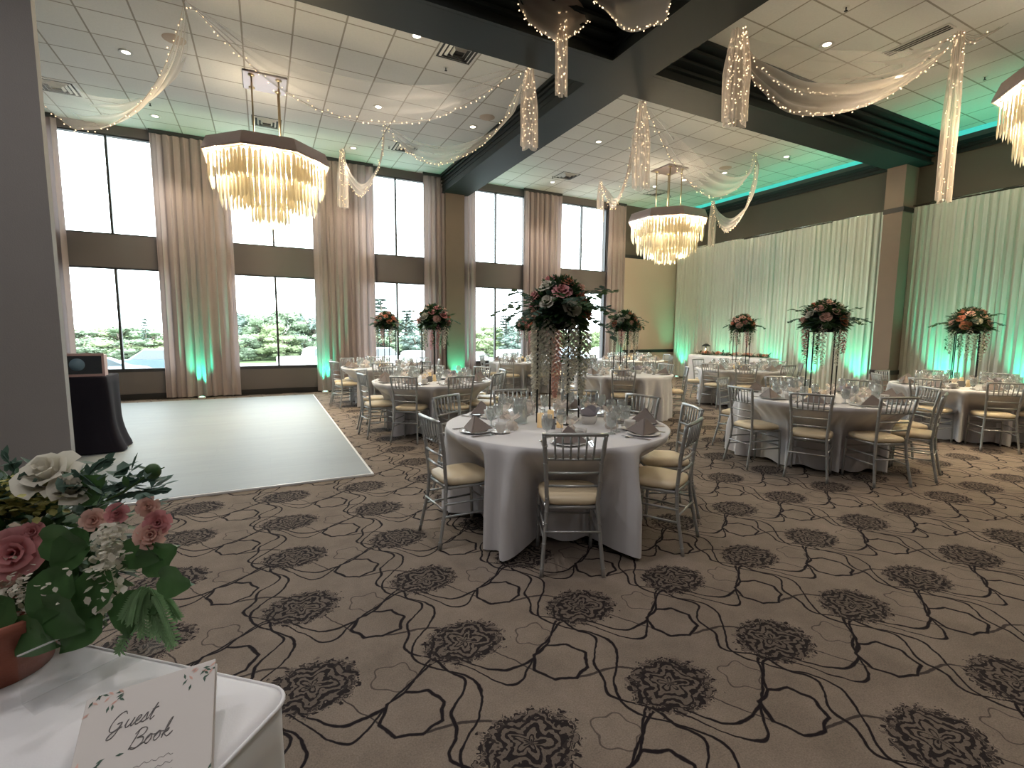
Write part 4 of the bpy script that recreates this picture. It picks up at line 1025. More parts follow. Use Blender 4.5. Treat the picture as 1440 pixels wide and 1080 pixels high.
swag('tulle swag at the top edge left of the hanging tail', A13, A11, [(735, 18), (755, 40), (782, 55), (810, 44), (830, 15)], .8, .035, .014, 19, .3, tulle='tulle3')
swag('tulle swag at the top edge right of the hanging tail', A11, A14, [(856, 18), (872, 36), (890, 41), (915, 33), (940, 14)], .8, .035, .014, 20, .3, tulle='tulle3')
tail('tulle tail hanging before the beam junction at the top of the photo', A11, vlen(A11, 838, 130), .04, .065, 21, 60)

# ================================================================== HEAD TABLE by the drapes
hz = .86; hx0, hx1, hy0, hy1 = 11.9, 12.45, 8.5, 11.2
t = thing('head_table', 'long narrow table under the white cloth before the drapes', 'table')
obj('tabletop', MB().box((hx0+.03, hy0+.03, hz-.045), (hx1-.03, hy1-.03, hz-.012), .005), 'whiteplastic', t)
for x in (hx0+.12, hx1-.12):
    for y in (hy0+.2, hy1-.2): obj('leg', MB().tube([(x, y, 0), (x, y, hz-.045)], .016, 8), 'blackmetal', t)
mb = MB(); per = []
def rr_path(x0, x1, y0, y1, r, n=6):
    out = []
    for cx_, cy_, a0 in ((x1-r, y1-r, 0), (x0+r, y1-r, PI/2), (x0+r, y0+r, PI), (x1-r, y0+r, 1.5*PI)):
        for k in range(n+1): a = a0+PI/2*k/n; out.append((cx_+r*math.cos(a), cy_+r*math.sin(a), math.cos(a), math.sin(a)))
    P = []; m_ = len(out)
    for i in range(m_):
        a, b = out[i], out[(i+1) % m_]; L = math.dist(a[:2], b[:2]); k = max(1, int(L/.03))
        for j in range(k): f = j/k; P.append(tuple(a[q]+(b[q]-a[q])*f for q in range(4)))
    return P
def draped(x0, x1, y0, y1, r, top, bot, amp, seed, flare=.02, hemw=.0):
    per = rr_path(x0, x1, y0, y1, r); cx_, cy_ = (x0+x1)/2, (y0+y1)/2; rings = []
    rings.append([(cx_+(p[0]-cx_)*.05, cy_+(p[1]-cy_)*.05, top) for p in per]); rings.append([(cx_+(p[0]-cx_)*.97, cy_+(p[1]-cy_)*.97, top) for p in per])
    rings.append([(p[0], p[1], top-.004) for p in per])
    for k in range(1, 11):
        f = k/10; row = []
        for i, p in enumerate(per):
            o = f**.7*amp*(math.sin(i*.55+seed)+.6*math.sin(i*.23+seed*2))+flare*f
            row.append((p[0]+p[2]*o, p[1]+p[3]*o, top-.01+(bot-top+.01)*f))
        rings.append(row)
    return MB().loft(rings, True, False)
o = obj('tablecloth', draped(hx0, hx1, hy0, hy1, .03, hz, .02, .012, 3), 'cloth'); tag(o, 'white tablecloth over the long head table', 'tablecloth')
g = thing('flower_garland', 'garland of greenery with blush and coral roses along the head table front', 'garland', (12.05, 9.75, hz+.002))
rnd = random.Random(77); f1 = MB(); roses = []
for i in range(620):
    y = rnd.uniform(-1.25, 1.2); p = Vector((rnd.gauss(0, .03), y, .015+abs(rnd.gauss(0, .03)))); f1.leaf(p, (rnd.gauss(0, 1), rnd.gauss(0, 1.4), abs(rnd.gauss(.3, .4))), (0, 0, 1), rnd.uniform(.07, .14), .045)
obj('greenery', f1, 'leaf', g)
for i in range(20):
    mb = MB(); y = -1.2+2.35*i/19+rnd.uniform(-.04, .04); rose(mb, (rnd.uniform(-.04, .02), y, .07), rnd.uniform(.05, .075), (-.5, 0, .8), rnd); obj('rose', mb, ('blush', 'coral', 'blush', 'white_petal')[i % 4], g)
L0 = thing('candle_lantern', 'black lantern with a glowing candle at the far end of the head table', 'lantern', (12.17, 10.75, hz+.002))
mb = MB(); s = .085
mb.box((-s, -s, 0), (s, s, .02)); mb.box((-s, -s, .26), (s, s, .275))
mb.loft([[(a*k, b*k, z) for a, b in ((-1, -1), (1, -1), (1, 1), (-1, 1))] for k, z in ((s+.01, .276), (s*.5, .33), (.02, .345))], True, True, False)
obj('frame', mb, 'blackmetal', L0)
for a, b in ((-1, -1), (1, -1), (1, 1), (-1, 1)): obj('post', MB().box((a*(s-.006)-.006, b*(s-.006)-.006, .0205), (a*(s-.006)+.006, b*(s-.006)+.006, .2595)), 'blackmetal', L0)
obj('candle', MB().lathe([(.001, .021), (.035, .021), (.035, .15), (.001, .148)], n=14), 'wax', L0); obj('flame', MB().ball((0, 0, .175), .014, 8, 6, (1, 1, 1.8)), 'bulb', L0)
obj('ring_handle', MB().tube([(0, .03*math.cos(a), .365+.03*math.sin(a)) for a in [k*PI/8 for k in range(17)]], .003, 5), 'blackmetal', L0)

# ================================================================== DJ TABLE by the grey wing wall
dz = .95
t = thing('cocktail_table', 'tall table hidden under black cloth beside the grey wing wall', 'table', (-2.20, 7.72, 0.0225))
obj('tabletop', MB().box((-.40, -.28, dz-.075), (.44, .30, dz-.045), .004), 'blackmetal', t)
for a, b in ((-.3, -.2), (.33, -.2), (.33, .22), (-.3, .22)): obj('leg', MB().tube([(a, b, 0), (a, b, dz-.075)], .016, 8), 'blackmetal', t)
mb = draped(-2.64, -1.73, 7.42, 8.04, .05, dz, .035, .018, 5, .02)
for i, v in enumerate(mb.v):                                          # cloth pools outwards at the corner
    k = max(0, (.45-v[2])/.45); mb.v[i] = (v[0]+(.10*k*k if v[0] > -1.8 else 0), v[1]-(.06*k*k if v[1] < 7.5 else 0), v[2])
o = obj('tablecloth', mb, 'blackcloth'); tag(o, 'black floor length cloth over the tall table by the grey wing wall', 'tablecloth')
t = thing('wooden_display_box', 'pink wood framed box with a dark face on the black table', 'box', (-2.02, 7.60, dz+.002))
obj('case', MB().box((-.24, -.05, 0), (.24, .15, .26)), 'pinkwood', t)
fm = MB(); fm.box((-.26, -.07, 0), (.26, -.0505, .03)); fm.box((-.26, -.07, .25), (.26, -.0505, .28)); fm.box((.235, -.07, .0305), (.26, -.0505, .2495)); fm.box((-.26, -.07, .0305), (-.235, -.0505, .2495))
obj('front_frame', fm, 'pinkwood', t); obj('dark_face', MB().box((-.234, -.062, .031), (.234, -.0505, .249)), 'screen', t)
obj('round_print', MB().lathe([(.001, 0), (.075, 0), (.075, .003), (.001, .003)], n=20).xf(Matrix.Translation((.0, -.0625, .145)) @ Matrix.Rotation(PI/2, 4, 'X')), 'bluegrey', t)

# ================================================================== FOREGROUND TABLE
FT = Vector((0.02, 1.085, 0)); ang = math.radians(135)                  # right-hand corner; edges run away to the upper left and back towards the camera
ft = thing('gift_table', 'rectangular table under white cloth in the lower left foreground', 'table', (0, 0, 0))
Mx = Matrix.Translation((FT.x, FT.y, 0)) @ Matrix.Rotation(math.radians(180+49), 4, 'Z')     # local +x goes back towards the camera left, local -y along the far edge
TT = .755
tb = MB().box((.02, -1.50, TT-.035), (.74, -.02, TT-.006), .004).xf(Mx); obj('tabletop', tb, 'whiteplastic', ft)
for a, b in ((.12, -.15), (.64, -.15), (.12, -1.35), (.64, -1.35)): obj('leg', MB().tube([(a, b, 0), (a, b, TT-.035)], .014, 8).xf(Mx), 'blackmetal', ft)
cl_ = draped(0, .76, -1.52, 0, .05, TT, .02, .016, 8, .03).xf(Mx)
o = obj('tablecloth', cl_, 'cloth'); tag(o, 'white satin cloth over the foreground table at lower left', 'tablecloth')
hm = MB(); pth = rr_path(-.004, .764, -1.524, .004, .054)
hm.tube([(p[0], p[1], TT-.006) for p in pth]+[(pth[0][0], pth[0][1], TT-.006)], .0045, 6, cap=False); hm.xf(Mx); obj('rim_seam', hm, 'cloth', o)
# guest book, leaning on a low clear easel
def plane_frame(o_, xdir, ydir):
    x = Vector(xdir).normalized(); z = x.cross(Vector(ydir)).normalized(); y = z.cross(x)
    return Matrix(((x.x, y.x, z.x, o_[0]), (x.y, y.y, z.y, o_[1]), (x.z, y.z, z.z, o_[2]), (0, 0, 0, 1)))
TL = at(122, 984, z=.835); TR = at(303, 926, z=.855); BR = at(330, 1024, z=.795)
xd = (TR-TL); wbk = xd.length
yd = TR-BR; Z = xd.normalized().cross(yd).normalized(); yd = Z.cross(xd.normalized()); hbk = .26
OB = TL-yd*hbk
GB = Matrix(((xd.normalized().x, yd.x, Z.x, OB.x), (xd.normalized().y, yd.y, Z.y, OB.y), (xd.normalized().z, yd.z, Z.z, OB.z), (0, 0, 0, 1)))
gb = thing('guest_book', 'white guest book with script title and floral corners lying tilted on the white cloth', 'book')
obj('cover', MB().box((0, 0, -.003), (wbk, hbk, 0), .0008).xf(GB), 'paper', gb)
obj('pages', MB().box((.004, .003, -.017), (wbk-.004, hbk-.004, -.0035)).xf(GB), 'pages', gb)
obj('back_cover', MB().box((0, 0, -.021), (wbk, hbk, -.0175), .0008).xf(GB), 'paper', gb)
SC = {  # pen strokes of the script title, one unit = height of a small letter
 'G': (1.75, [[(1.35, 1.75), (1.0, 2.15), (.45, 1.9), (.1, 1.1), (.2, .3), (.65, .0), (1.1, .3), (1.25, .85), (.8, .8), (1.25, .85), (1.2, .1), (.9, -.7), (.4, -.75), (.55, -.2), (1.5, .3)]]),
 'u': (1.0, [[(0, .3), (.15, .95), (.1, .3), (.3, 0), (.6, .3), (.75, .95), (.68, .2), (.85, 0), (1.05, .3)]]),
 'e': (.75, [[(0, .3), (.4, .55), (.5, .9), (.25, 1.0), (.08, .5), (.25, .02), (.55, .05), (.8, .3)]]),
 's': (.7, [[(0, .3), (.35, 1.05), (.45, .6), (.5, .2), (.25, 0), (.05, .12), (.3, .05), (.75, .3)]]),
 't': (.6, [[(0, .3), (.4, 1.9), (.3, .9), (.25, .2), (.4, 0), (.65, .3)], [(.05, 1.2), (.7, 1.35)]]),
 'B': (1.5, [[(.35, 1.9), (.2, .9), (.05, .0)], [(.0, 1.6), (.5, 2.1), (1.1, 1.9), (1.05, 1.3), (.45, 1.05), (1.1, .95), (1.25, .4), (.8, -.05), (.2, .15), (.6, -.15), (1.6, .3)]]),
 'o': (.9, [[(.1, .4), (.4, 1.0), (.12, .75), (.1, .2), (.4, 0), (.65, .4), (.5, .95), (.6, .85), (.95, .75)]]),
 'k': (1.0, [[(0, .3), (.35, 1.4), (.45, 2.1), (.25, 1.9), (.15, .9), (.1, 0)], [(.12, .5), (.5, .95), (.5, .65), (.2, .5), (.5, .1), (.75, 0), (1.1, .4)]]),
}
ink = MB()
def script_word(word, x, y, h, slant=.35):
    for ch_ in word:
        adv, strokes = SC[ch_]
        for st in strokes:
            p = smooth([(a, b, 0) for a, b in st], 6)
            ink.tube([(x+(q.x+q.y*slant)*h, y+q.y*h, .0007) for q in p], [.0006+.0004*abs(math.sin(i*.35)) for i in range(len(p))], 5)
        x += adv*h
    return x
script_word('Guest', wbk*.20, hbk*.69, .0145); script_word('Book', wbk*.38, hbk*.53, .0145)
for k in range(3):                                                     # small illegible script lines
    ink.tube([(wbk*.33+i*.0035, hbk*(.40-.05*k)+.0022*math.sin(i*1.9+k)+.001*math.sin(i*.7), .0005) for i in range(24)], .0004, 4)
ink.xf(GB); obj('script_title', ink, 'ink', gb)
rnd = random.Random(9); lf = MB(); pk = MB()
for cx_, cy_, sx2, sy2 in ((.0, 1.0, 1, -1), (1.0, .0, -1, 1), (1.0, .98, -1, -1), (.0, .55, 1, -1)):
    for i in range(16):
        r = rnd.random()*.06; a = rnd.random()*PI/2; x = cx_*wbk+sx2*(.006+r*math.cos(a)); y = cy_*hbk+sy2*(.006+.8*r*math.sin(a)); d = rnd.random()*6.28
        if not (.004 < x < wbk-.004 and .004 < y < hbk-.004): continue
        (lf if i % 3 else pk).add([(x, y, .0006), (x+.006*math.cos(d)+.0022*math.sin(d), y+.006*math.sin(d)-.0022*math.cos(d), .0006), (x+.013*math.cos(d), y+.013*math.sin(d), .0006), (x+.006*math.cos(d)-.0022*math.sin(d), y+.006*math.sin(d)+.0022*math.cos(d), .0006)], [(0, 1, 2, 3)])
for i, v in enumerate(lf.v): lf.v[i] = (min(wbk, max(0, v[0])), min(hbk, max(0, v[1])), v[2])
obj('printed_leaves', lf.xf(GB), 'leafblue', gb); obj('printed_blossom', pk.xf(GB), 'blush', gb)
ez = MB(); c0 = OB+xd*.5+yd*(hbk*.75)-Z*.021
e0 = Vector((c0.x, c0.y, TT+.001))
ez.box((-.06, -.04, 0), (.06, .04, max(.01, c0.z-TT-.006))).xf(Matrix.Translation((e0.x, e0.y, e0.z)) @ Matrix.Rotation(math.radians(10), 4, 'Z'))
o = obj('acrylic_riser', ez, 'acrylic'); tag(o, 'clear acrylic riser propping up the tilted guest book', 'riser')
# clear acrylic sign holder standing between basket and book
PA = at(24, 925, z=.86); PB = at(176, 860, z=.86)
dv = (PB-PA); dv.z = 0; L_ = dv.length; dv.normalize(); pm_ = Matrix(((dv.x, -dv.y, 0, PA.x), (dv.y, dv.x, 0, PA.y), (0, 0, 1, TT+.001), (0, 0, 0, 1)))
ac = thing('acrylic_box', 'low clear acrylic box with a bright edge in front of the flower pot', 'box')
L_ = min(L_+.06, .42)
for nm_, a, b in (('front_panel', (0, -.002, .0), (L_, .002, .105)), ('end_panel', (L_-.003, -.06, 0), (L_, -.0025, .105)), ('bottom_panel', (.0, -.06, 0), (L_-.0035, -.0025, .003))):
    obj(nm_, MB().box(a, b).xf(pm_), 'acrylic', ac)
eg = MB(); eg.box((0, -.002, .1055), (L_, .002, .108)); eg.box((L_-.003, -.06, .1055), (L_, -.0025, .108)); obj('polished_edge', eg.xf(pm_), 'acrylic_edge', ac)
# ================================================================== FOREGROUND FLOWERS in a terracotta pot
fp = thing('potted_floral_arrangement', 'large rose and peony arrangement in a terracotta pot at the lower left', 'flowers', (-.575, 1.45, TT+.001))
obj('pot', MB().lathe([(.001, .0), (.095, .0), (.108, .05), (.122, .12), (.132, .12), (.134, .145), (.124, .147), (.116, .12), (.001, .11)], n=32), 'terracotta', fp)
fo = Vector(fp.location)
def fg(px, py, d):                                                    # point on a sight line at d metres, in the pot's own frame
    v = _r*((px-720)/FPX)-_u*((py-540)/FPX)+_w
    return Vector((0, 0, EYE))+v*d-fo
cen = fg(60, 790, 1.22); rnd = random.Random(31)
core = MB(); core.ball(tuple(fg(45, 810, 1.30)), .14, 14, 10, (1.1, .9, .95)); 
for i in range(640):
    a = rnd.random()*2*PI; ph = rnd.uniform(0, 2.6); n = Vector((math.sin(ph)*math.cos(a), math.sin(ph)*math.sin(a), math.cos(ph)))
    p = fg(45, 790, 1.27)+Vector((n.x*.155, n.y*.14, n.z*.16)); core.leaf(p, n+Vector((rnd.gauss(0, .4), rnd.gauss(0, .4), rnd.gauss(-.1, .3))), (rnd.gauss(0, .4), 0, 1), rnd.uniform(.05, .11), rnd.uniform(.03, .055))
obj('foliage', core, 'leaf', fp)
def bigleaf(mb, p, d, L, W, up=(0, 0, 1)):
    d = Vector(d).normalized(); s = d.cross(Vector(up)).normalized(); n = s.cross(d); P = []
    for i in range(9):
        t = i/8; w_ = W*math.sin(PI*min(1, t*.93+.07)**.8)*.5; row = []
        for j in range(-3, 4):
            f = j/3; q = p+d*L*t+s*w_*f-n*(.22*L*t*t)+n*(.10*W*abs(f)); q = q+n*.004*math.sin(t*20)*abs(f); row.append(tuple(q))
        P.append(row)
    mb.grid(P)
for (px, py, d, ex, ey, L, W) in ((200, 795, 1.12, 262, 762, .10, .085), (225, 812, 1.10, 270, 828, .085, .075), (185, 830, 1.12, 175, 880, .10, .085), (110, 700, 1.16, 160, 655, .09, .075), (85, 690, 1.18, 130, 640, .07, .06), (95, 800, 1.08, 60, 850, .13, .10), (60, 850, 1.06, 115, 895, .12, .10), (20, 880, 1.06, 60, 910, .12, .09), (150, 800, 1.1, 120, 850, .12, .09), (60, 760, 1.10, 110, 770, .12, .09), (120, 745, 1.1, 80, 800, .12, .08), (15, 840, 1.06, -20, 890, .12, .09), (205, 840, 1.12, 215, 860, .06, .05), (175, 770, 1.12, 215, 790, .1, .07), (140, 860, 1.08, 100, 900, .1, .08)):
    mb = MB(); a = fg(px, py, d); b = fg(ex, ey, d-.03); bigleaf(mb, a, b-a, L, W, up=-_w); obj('large_leaf', mb, 'leafmid', fp)
w1 = MB(); rose(w1, fg(72, 672, 1.16), .062, (-.2, -.6, .8), rnd); rose(w1, fg(100, 690, 1.15), .04, (.3, -.6, .6), rnd); obj('white_peony', w1, 'white_petal', fp)
for px, py, d, r, m_, nm_ in ((22, 778, 1.10, .052, 'pink', 'rose'), (-8, 800, 1.12, .05, 'blush', 'rose'), (46, 748, 1.12, .022, 'pink', 'rosebud'), (132, 731, 1.13, .024, 'blush', 'rosebud'), (165, 722, 1.13, .022, 'pink', 'rosebud'), (212, 752, 1.12, .030, 'blush', 'rose'), (222, 735, 1.13, .026, 'pink', 'rose'), (208, 712, 1.14, .022, 'blush', 'rosebud')):
    mb = MB(); rose(mb, fg(px, py, d), r, (.1, -.9, .35), rnd); obj(nm_, mb, m_, fp)
hy = MB()
for i in range(260):
    c = fg(rnd.gauss(28, 26), rnd.gauss(702, 13), 1.16+rnd.gauss(0, .02)); hy.leaf(c, (rnd.gauss(0, 1), -1, rnd.gauss(.4, .8)), (0, 0, 1), .018, .018)
obj('hydrangea', hy, 'yellow_petal', fp)
wh = MB()
for i in range(330):
    t_ = rnd.random(); c = fg(158-20*t_+rnd.gauss(0, 11), 735+125*t_, 1.12+rnd.gauss(0, .02)); wh.leaf(c, (rnd.gauss(0, 1), -.8, rnd.gauss(-.2, .8)), (0, 0, 1), .020, .016)
for i in range(200):
    c = fg(25+rnd.gauss(0, 28), 835+rnd.gauss(0, 18), 1.08+rnd.gauss(0, .015)); wh.leaf(c, (rnd.gauss(0, 1), -.8, rnd.gauss(0, .8)), (0, 0, 1), .014, .011)
obj('white_blossom', wh, 'white_petal', fp)
fe = MB()
for k in range(13):
    p = fg(205+rnd.gauss(0, 8), 825+rnd.gauss(0, 8), 1.11); q = fg(rnd.uniform(165, 250), rnd.uniform(865, 915), 1.09+rnd.gauss(0, .02)); pts = smooth([p, (p+q)/2+Vector((0, 0, .012)), q], 9)
    fe.tube(pts, .0012, 4)
    for i, c in enumerate(pts[1:]):
        dd = (q-p).normalized(); s = dd.cross(_w).normalized()
        for sg in (-1, 1): fe.leaf(c, s*sg+dd*.7, -_w, .019, .0065); fe.leaf(c+dd*.004, s*sg*.6+dd-_w*.4, -_w, .014, .005)
obj('fern_fronds', fe, 'leaflight', fp)
gr = MB()
for k in range(160):
    c = fg(rnd.uniform(-30, 225), 690+rnd.gauss(0, 14)-.0*k, 1.17+rnd.gauss(0, .03)); gr.leaf(c, (rnd.gauss(.3, .8), rnd.gauss(0, .6), rnd.gauss(.5, .4)), (0, 0, 1), rnd.uniform(.03, .055), rnd.uniform(.015, .035))
for (px, py, ex, ey) in ((125, 668, 150, 645), (100, 660, 140, 690), (20, 665, 5, 640), (150, 700, 235, 690), (140, 690, 215, 672)):
    a = fg(px, py, 1.15); b = fg(ex, ey, 1.15); gr.tube(smooth([a, (a+b)/2+Vector((0, 0, .006)), b], 6), .0015, 4)
    for k in range(7):
        c = a.lerp(b, k/7); gr.leaf(c, (b-a)+Vector((rnd.gauss(0, .02), 0, rnd.gauss(0, .02))), -_w, .030, .018)
obj('mixed_greenery', gr, 'leafblue', fp)
bd = MB(); a = fg(150, 704, 1.14); b = fg(210, 666, 1.14)
bd.tube(smooth([a, a.lerp(b, .5)+Vector((0, 0, -.004)), b], 6), [.003]*13, 6)
k0 = len(bd.v); bd.ball(tuple(b+(b-a).normalized()*.010), .017, 12, 8, (1, .9, 1.1)); bd.leaf(b, (b-a)+Vector((.02, 0, -.01)), -_w, .03, .012); bd.leaf(a.lerp(b, .5), Vector((-.3, 0, 1)), -_w, .03, .02)
bd.tube(smooth([b, b+Vector((.018, 0, .006)), b+Vector((.03, 0, .012))], 4), .0012, 4)
obj('poppy_bud', bd, 'leafmid', fp)

# ================================================================== OUTSIDE: lot, cars, trees
GZ = -1.6
o = obj('parking_lot', MB().box((-60, WY+.6, GZ-.2), (90, 52, GZ)), 'asphalt'); tag(o, 'pale parking lot outside the windows', None, kind='structure')
o = obj('grass_bank', MB().box((-120, 52.01, GZ-.2), (160, 110, GZ+.10)), 'grass'); tag(o, 'grass strip beyond the parking lot', None, kind='structure')
def make_car(label, x, y, rz, paint, kind='sedan'):
    t = thing('car', label, 'car', (x, y, GZ), rz, 'parked cars')
    if kind == 'sedan': low = [(-2.25, .35), (-2.28, .75), (-2.1, .92), (-1.3, .98), (.9, .98), (1.9, .86), (2.25, .68), (2.28, .35)]; cab = [(-1.75, .96), (-1.05, 1.40), (-.5, 1.46), (.25, 1.42), (1.15, .96)]
    elif kind == 'suv': low = [(-2.3, .4), (-2.33, .95), (-2.2, 1.08), (1.0, 1.08), (2.0, 1.0), (2.3, .8), (2.33, .4)]; cab = [(-2.2, 1.06), (-1.95, 1.68), (-1.5, 1.78), (.2, 1.75), (1.15, 1.06)]
    else: low = [(-2.8, .55), (-2.8, 1.15), (-2.75, 1.2), (.9, 1.2), (2.2, 1.12), (2.6, .95), (2.65, .5)]; cab = [(-.95, 1.18), (-.75, 1.75), (-.3, 1.85), (.5, 1.83), (1.2, 1.18)]
    def extr(poly, w, inset):
        mb = MB(); n = len(poly); cx_ = sum(p[0] for p in poly)/n; rings = []
        for yy, k in ((-w, inset), (-w+.10, 0), (w-.10, 0), (w, inset)): rings.append([(px-(px-cx_)*k*.5, yy*(1-(.16*(pz-.9) if inset > .05 and pz > .98 else 0)), pz-(k*.12 if pz > .5 else -k*.1)) for px, pz in poly])
        return mb.loft(rings, True, True, False)
    b = extr(low, .90, .05); b2 = extr(cab, .76, .10); k0 = len(b.v); b.add(b2.v, b2.f); obj('body', b, paint, t)
    g = MB()
    for s in (-1, 1):
        a0, a1 = cab[0], cab[-1]; top = cab[2][1]-.07
        pl = [(a0[0]+.25, a0[1]+.04), (cab[1][0]+.12, top-.05), (cab[3][0]-.05, top), (a1[0]-.28, a1[1]+.04)]
        yy = s*.775
        g.add([(p[0], yy*(1-.16*max(0, p[1]-.98)), p[1]) for p in pl]+[(p[0], yy*.97*(1-.16*max(0, p[1]-.98)), p[1]) for p in pl], [(0, 1, 2, 3) if s < 0 else (3, 2, 1, 0), (4, 5, 6, 7), (0, 4, 7, 3), (1, 5, 6, 2)])
    obj('side_windows', g, 'carglass', t)
    for sx in (-1.38, 1.42):
        for s in (-1, 1):
            wmb = MB().lathe([(.001, -.11), (.20, -.11), (.22, -.10), (.33, -.10), (.34, 0), (.33, .10), (.22, .10), (.20, .11), (.001, .11)], n=20).xf(Matrix.Translation((sx, s*.80, .34)) @ Matrix.Rotation(PI/2, 4, 'X'))
            obj('wheel', wmb, 'tyre', t)
    return t
make_car('silver blue sedan parked outside the left pane of the first window', *at(148, 505, Y=36).xy, 0.15, 'car_silver')
make_car('slate blue wagon parked outside the right pane of the first window', *at(212, 505, Y=41).xy, 3.0, 'car_blue', 'suv')
make_car('white pickup truck at the right side of the second window', *at(446, 495, Y=40).xy, 0.5, 'car_white', 'truck')
make_car('white sport utility car outside the left pane of the third window', *at(540, 495, Y=41).xy, .6, 'car_white', 'suv')
make_car('white van-like car outside the right pane of the third window', *at(592, 495, Y=34).xy, .9, 'car_white', 'suv')
make_car('white sedan outside the left pane of the fourth window', *at(668, 497, Y=38).xy, .8, 'car_white')
make_car('large white car outside the right pane of the fourth window', *at(722, 495, Y=34).xy, .7, 'car_white', 'suv')
make_car('pale blue car outside the left pane of the fifth window', *at(805, 495, Y=38).xy, .7, 'car_silver', 'suv')
make_car('white car outside the right pane of the fifth window', *at(846, 495, Y=44).xy, .5, 'car_white')
def blob(mb, c, r, seed, sub=2, squash=1.0):
    rnd = random.Random(seed); n, m = 14, 9; rings = []
    for i in range(1, m):
        ph = PI*i/m; rings.append([(c[0]+r*(1+.22*math.sin(3*a+seed)*math.sin(2*ph)+rnd.uniform(-.16, .16))*math.sin(ph)*math.cos(a), c[1]+r*(1+rnd.uniform(-.16, .16))*math.sin(ph)*math.sin(a), c[2]-squash*r*math.cos(ph)*(1+rnd.uniform(-.12, .12))) for a in [2*PI*j/n for j in range(n)]])
    mb.loft(rings, True, True)
def tuft(mb, c, r, n, rnd, s):
    for i in range(n):
        v = Vector((rnd.gauss(0, 1), rnd.gauss(0, 1), rnd.gauss(0, 1))).normalized(); mb.leaf(Vector(c)+v*r*rnd.uniform(.75, 1.08), v+Vector((rnd.gauss(0, .6), rnd.gauss(0, .6), rnd.gauss(0, .6))), (rnd.gauss(0, 1), 0, 1), s*rnd.uniform(.6, 1.3), s*.7)
def tree_mesh(kind, seed):
    rnd = random.Random(seed); fo_ = MB(); tr = MB(); H = 1.0
    if kind == 'conifer':
        tr.tube([(0, 0, 0), (.02, 0, .5), (0, 0, .95)], [.035, .022, .006], 7)
        for k in range(15):
            z = .08+.9*k/15; R = .24*(1-z)**.8+.012
            for q in range(12):
                a = rnd.random()*2*PI; L = R*rnd.uniform(.65, 1.2); p0 = Vector((0, 0, z)); d = Vector((math.cos(a), math.sin(a), -.18+.3*z)); 
                for u in range(6):
                    fo_.leaf(p0+d*L*(u/6), d+Vector((rnd.gauss(0, .4), rnd.gauss(0, .4), rnd.gauss(-.1, .2))), (0, 0, 1), .07, .045)
    else:
        tr.tube([(0, 0, 0), (.01, .01, .25), (.03, 0, .55), (.0, .02, .9)], [.035, .028, .018, .005], 7)
        for k in range(5): a = k*1.26; tr.tube([(.02, 0, .3+.07*k), (.14*math.cos(a), .14*math.sin(a), .48+.08*k), (.24*math.cos(a), .24*math.sin(a), .6+.08*k)], [.014, .009, .003], 5)
        for k in range(22):
            a = rnd.random()*2*PI; z = rnd.uniform(.10, .90); q = .23*math.sqrt(max(.05, 1-((z-.55)/.45)**2)); r = rnd.uniform(.085, .15); c = (q*math.cos(a), q*math.sin(a), z)
            blob(fo_, c, r*.72, seed*31+k); tuft(fo_, c, r*.85, 90, rnd, .045)
    return fo_.mesh('foliage'), tr.mesh('trunk')
TM = {k: [tree_mesh(k, s) for s in ((1, 2, 3) if k != 'conifer' else (7, 8))] for k in ('broad', 'conifer')}
def tree(label, px, Y, H, kind, m_, wsc=1.0, var=0, name=None):
    x = at(px, 480, Y=Y).x
    wsc *= 1.3
    t = thing('tree', label, 'tree', (x, Y, GZ+.08), var*1.7, 'trees beyond the parking lot'); t.scale = (H*wsc, H*wsc, H)
    f, k = TM[kind][var % len(TM[kind])]
    for nm_, me, mm in (('foliage', f, m_), ('trunk', k, 'bark')):
        me2 = me.copy(); me2.materials.clear(); me2.materials.append(M[mm]); o = bpy.data.objects.new(nm_, me2); C.objects.link(o); o.parent = t
i = 0
def zt(px, py, Y): return at(px, py, Y=Y).z-GZ
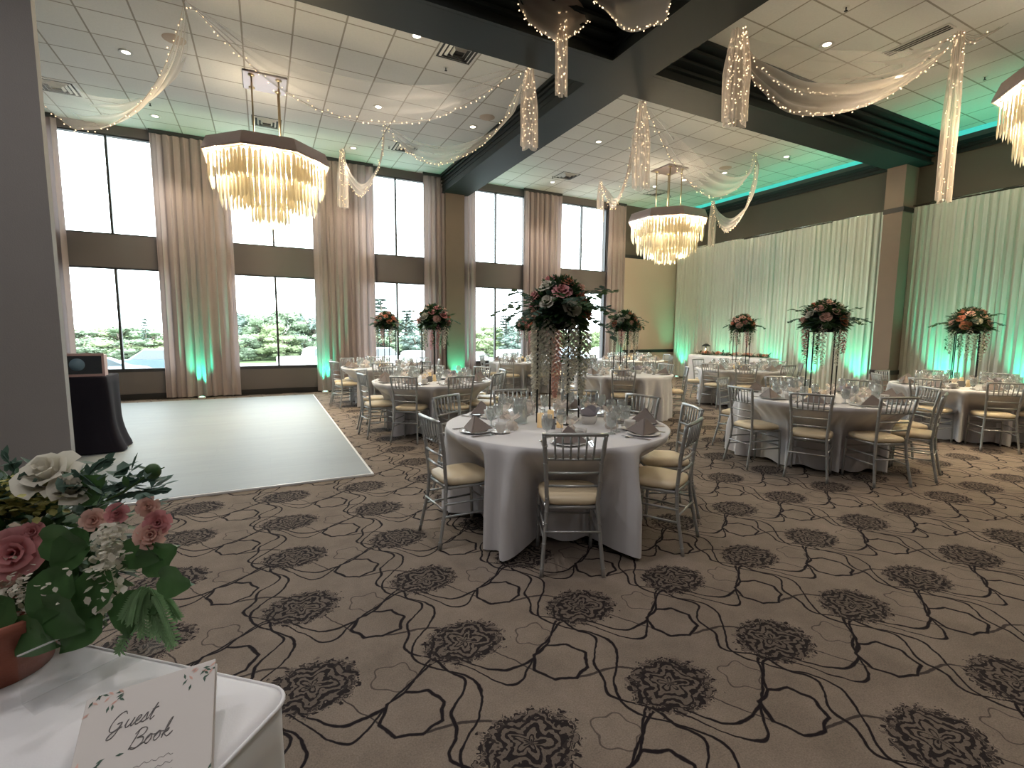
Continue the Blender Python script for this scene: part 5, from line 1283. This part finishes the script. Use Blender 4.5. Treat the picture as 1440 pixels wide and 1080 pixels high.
for px, py, Y, kind, m_, wsc, lab in (
 (60, 462, 74, 'broad', 'tree_a', 2.2, 'low green tree left of the first window view'), (105, 462, 70, 'broad', 'tree_a', 2.0, 'low green tree at the left edge of the first window'), (135, 458, 76, 'broad', 'tree_b', 2.2, 'low yellowish tree in the left pane of the first window'),
 (165, 460, 70, 'broad', 'tree_a', 2.0, 'low green tree behind the first window mullion'), (190, 461, 76, 'broad', 'tree_b', 2.2, 'low light tree in the right pane of the first window'), (218, 460, 70, 'broad', 'tree_a', 2.0, 'low green tree at the right edge of the first window'), (205, 446, 60, 'conifer', 'tree_c', .55, 'thin bare-topped young tree in the first window'),
 (250, 450, 68, 'broad', 'tree_a', 1.4, 'green tree hidden behind the curtain left of the second window'), (285, 450, 68, 'broad', 'tree_a', 1.4, 'green tree hidden behind the wide curtain'),
 (320, 436, 62, 'broad', 'tree_c', 1.2, 'grey green tree at the left edge of the second window'), (350, 436, 66, 'broad', 'tree_a', 1.2, 'rounded green tree in the left pane of the second window'), (372, 440, 60, 'broad', 'tree_a', 1.0, 'dark green tree left of the second window mullion'), (392, 456, 58, 'broad', 'tree_b', 1.2, 'low bright tree behind the second window mullion'), (415, 434, 64, 'broad', 'tree_a', 1.2, 'tall green tree in the right pane of the second window'), (440, 438, 62, 'broad', 'tree_c', 1.2, 'grey green tree at the right edge of the second window'),
 (470, 445, 66, 'broad', 'tree_a', 1.4, 'green tree hidden behind the curtain left of the third window'), (505, 445, 66, 'broad', 'tree_a', 1.4, 'green tree at the hidden edge of the third window'),
 (536, 415, 56, 'conifer', 'tree_c', 1.1, 'tall conifer in the left pane of the third window'), (550, 447, 66, 'broad', 'tree_a', 1.3, 'green tree behind the third window mullion'), (573, 433, 58, 'conifer', 'tree_c', 1.1, 'pointed conifer in the right pane of the third window'), (592, 445, 64, 'broad', 'tree_c', 1.2, 'grey green tree at the right edge of the third window'),
 (625, 450, 66, 'broad', 'tree_a', 1.4, 'green tree hidden behind the wall pilaster'), (650, 452, 66, 'broad', 'tree_a', 1.4, 'green tree hidden left of the fourth window'),
 (675, 461, 60, 'broad', 'tree_b', 1.3, 'low bright green tree in the left pane of the fourth window'), (690, 458, 66, 'broad', 'tree_b', 1.3, 'bright tree beside the fourth window mullion'), (711, 441, 56, 'conifer', 'tree_c', 1.15, 'pointed conifer in the right pane of the fourth window'), (730, 452, 62, 'broad', 'tree_c', 1.2, 'grey green tree at the right edge of the fourth window'),
 (760, 458, 66, 'broad', 'tree_a', 1.4, 'green tree hidden between the fourth and fifth windows'), (795, 462, 66, 'broad', 'tree_b', 1.4, 'pale tree in the left pane of the fifth window'), (825, 464, 70, 'broad', 'tree_b', 1.4, 'pale tree in the right pane of the fifth window'), (850, 464, 66, 'broad', 'tree_b', 1.4, 'pale tree at the right edge of the fifth window'),
 (118, 478, 54, 'broad', 'tree_a', 2.2, 'low bush-like tree just beyond the lot at the left of the first window'), (152, 477, 55, 'broad', 'tree_b', 2.2, 'low bush-like tree left of the first window mullion'), (182, 478, 54, 'broad', 'tree_a', 2.2, 'low bush-like tree right of the first window mullion'), (215, 476, 55, 'broad', 'tree_b', 2.2, 'low bush-like tree at the right of the first window'),
 (335, 468, 54, 'broad', 'tree_a', 1.7, 'low leafy tree at the left of the second window'), (362, 470, 55, 'broad', 'tree_b', 1.7, 'low leafy tree left of the second window mullion'), (398, 470, 54, 'broad', 'tree_b', 1.7, 'low leafy tree right of the second window mullion'), (430, 468, 55, 'broad', 'tree_a', 1.7, 'low leafy tree at the right of the second window'),
 (540, 472, 54, 'broad', 'tree_a', 1.7, 'low leafy tree at the left of the third window'), (583, 470, 55, 'broad', 'tree_c', 1.7, 'low leafy tree at the right of the third window'), (682, 474, 54, 'broad', 'tree_b', 1.7, 'low leafy tree at the left of the fourth window'), (722, 472, 55, 'broad', 'tree_c', 1.7, 'low leafy tree at the right of the fourth window')):
    i += 1
    if 'hidden' not in lab: tree(lab, px, Y, zt(px, py, Y), kind, m_, wsc, i)
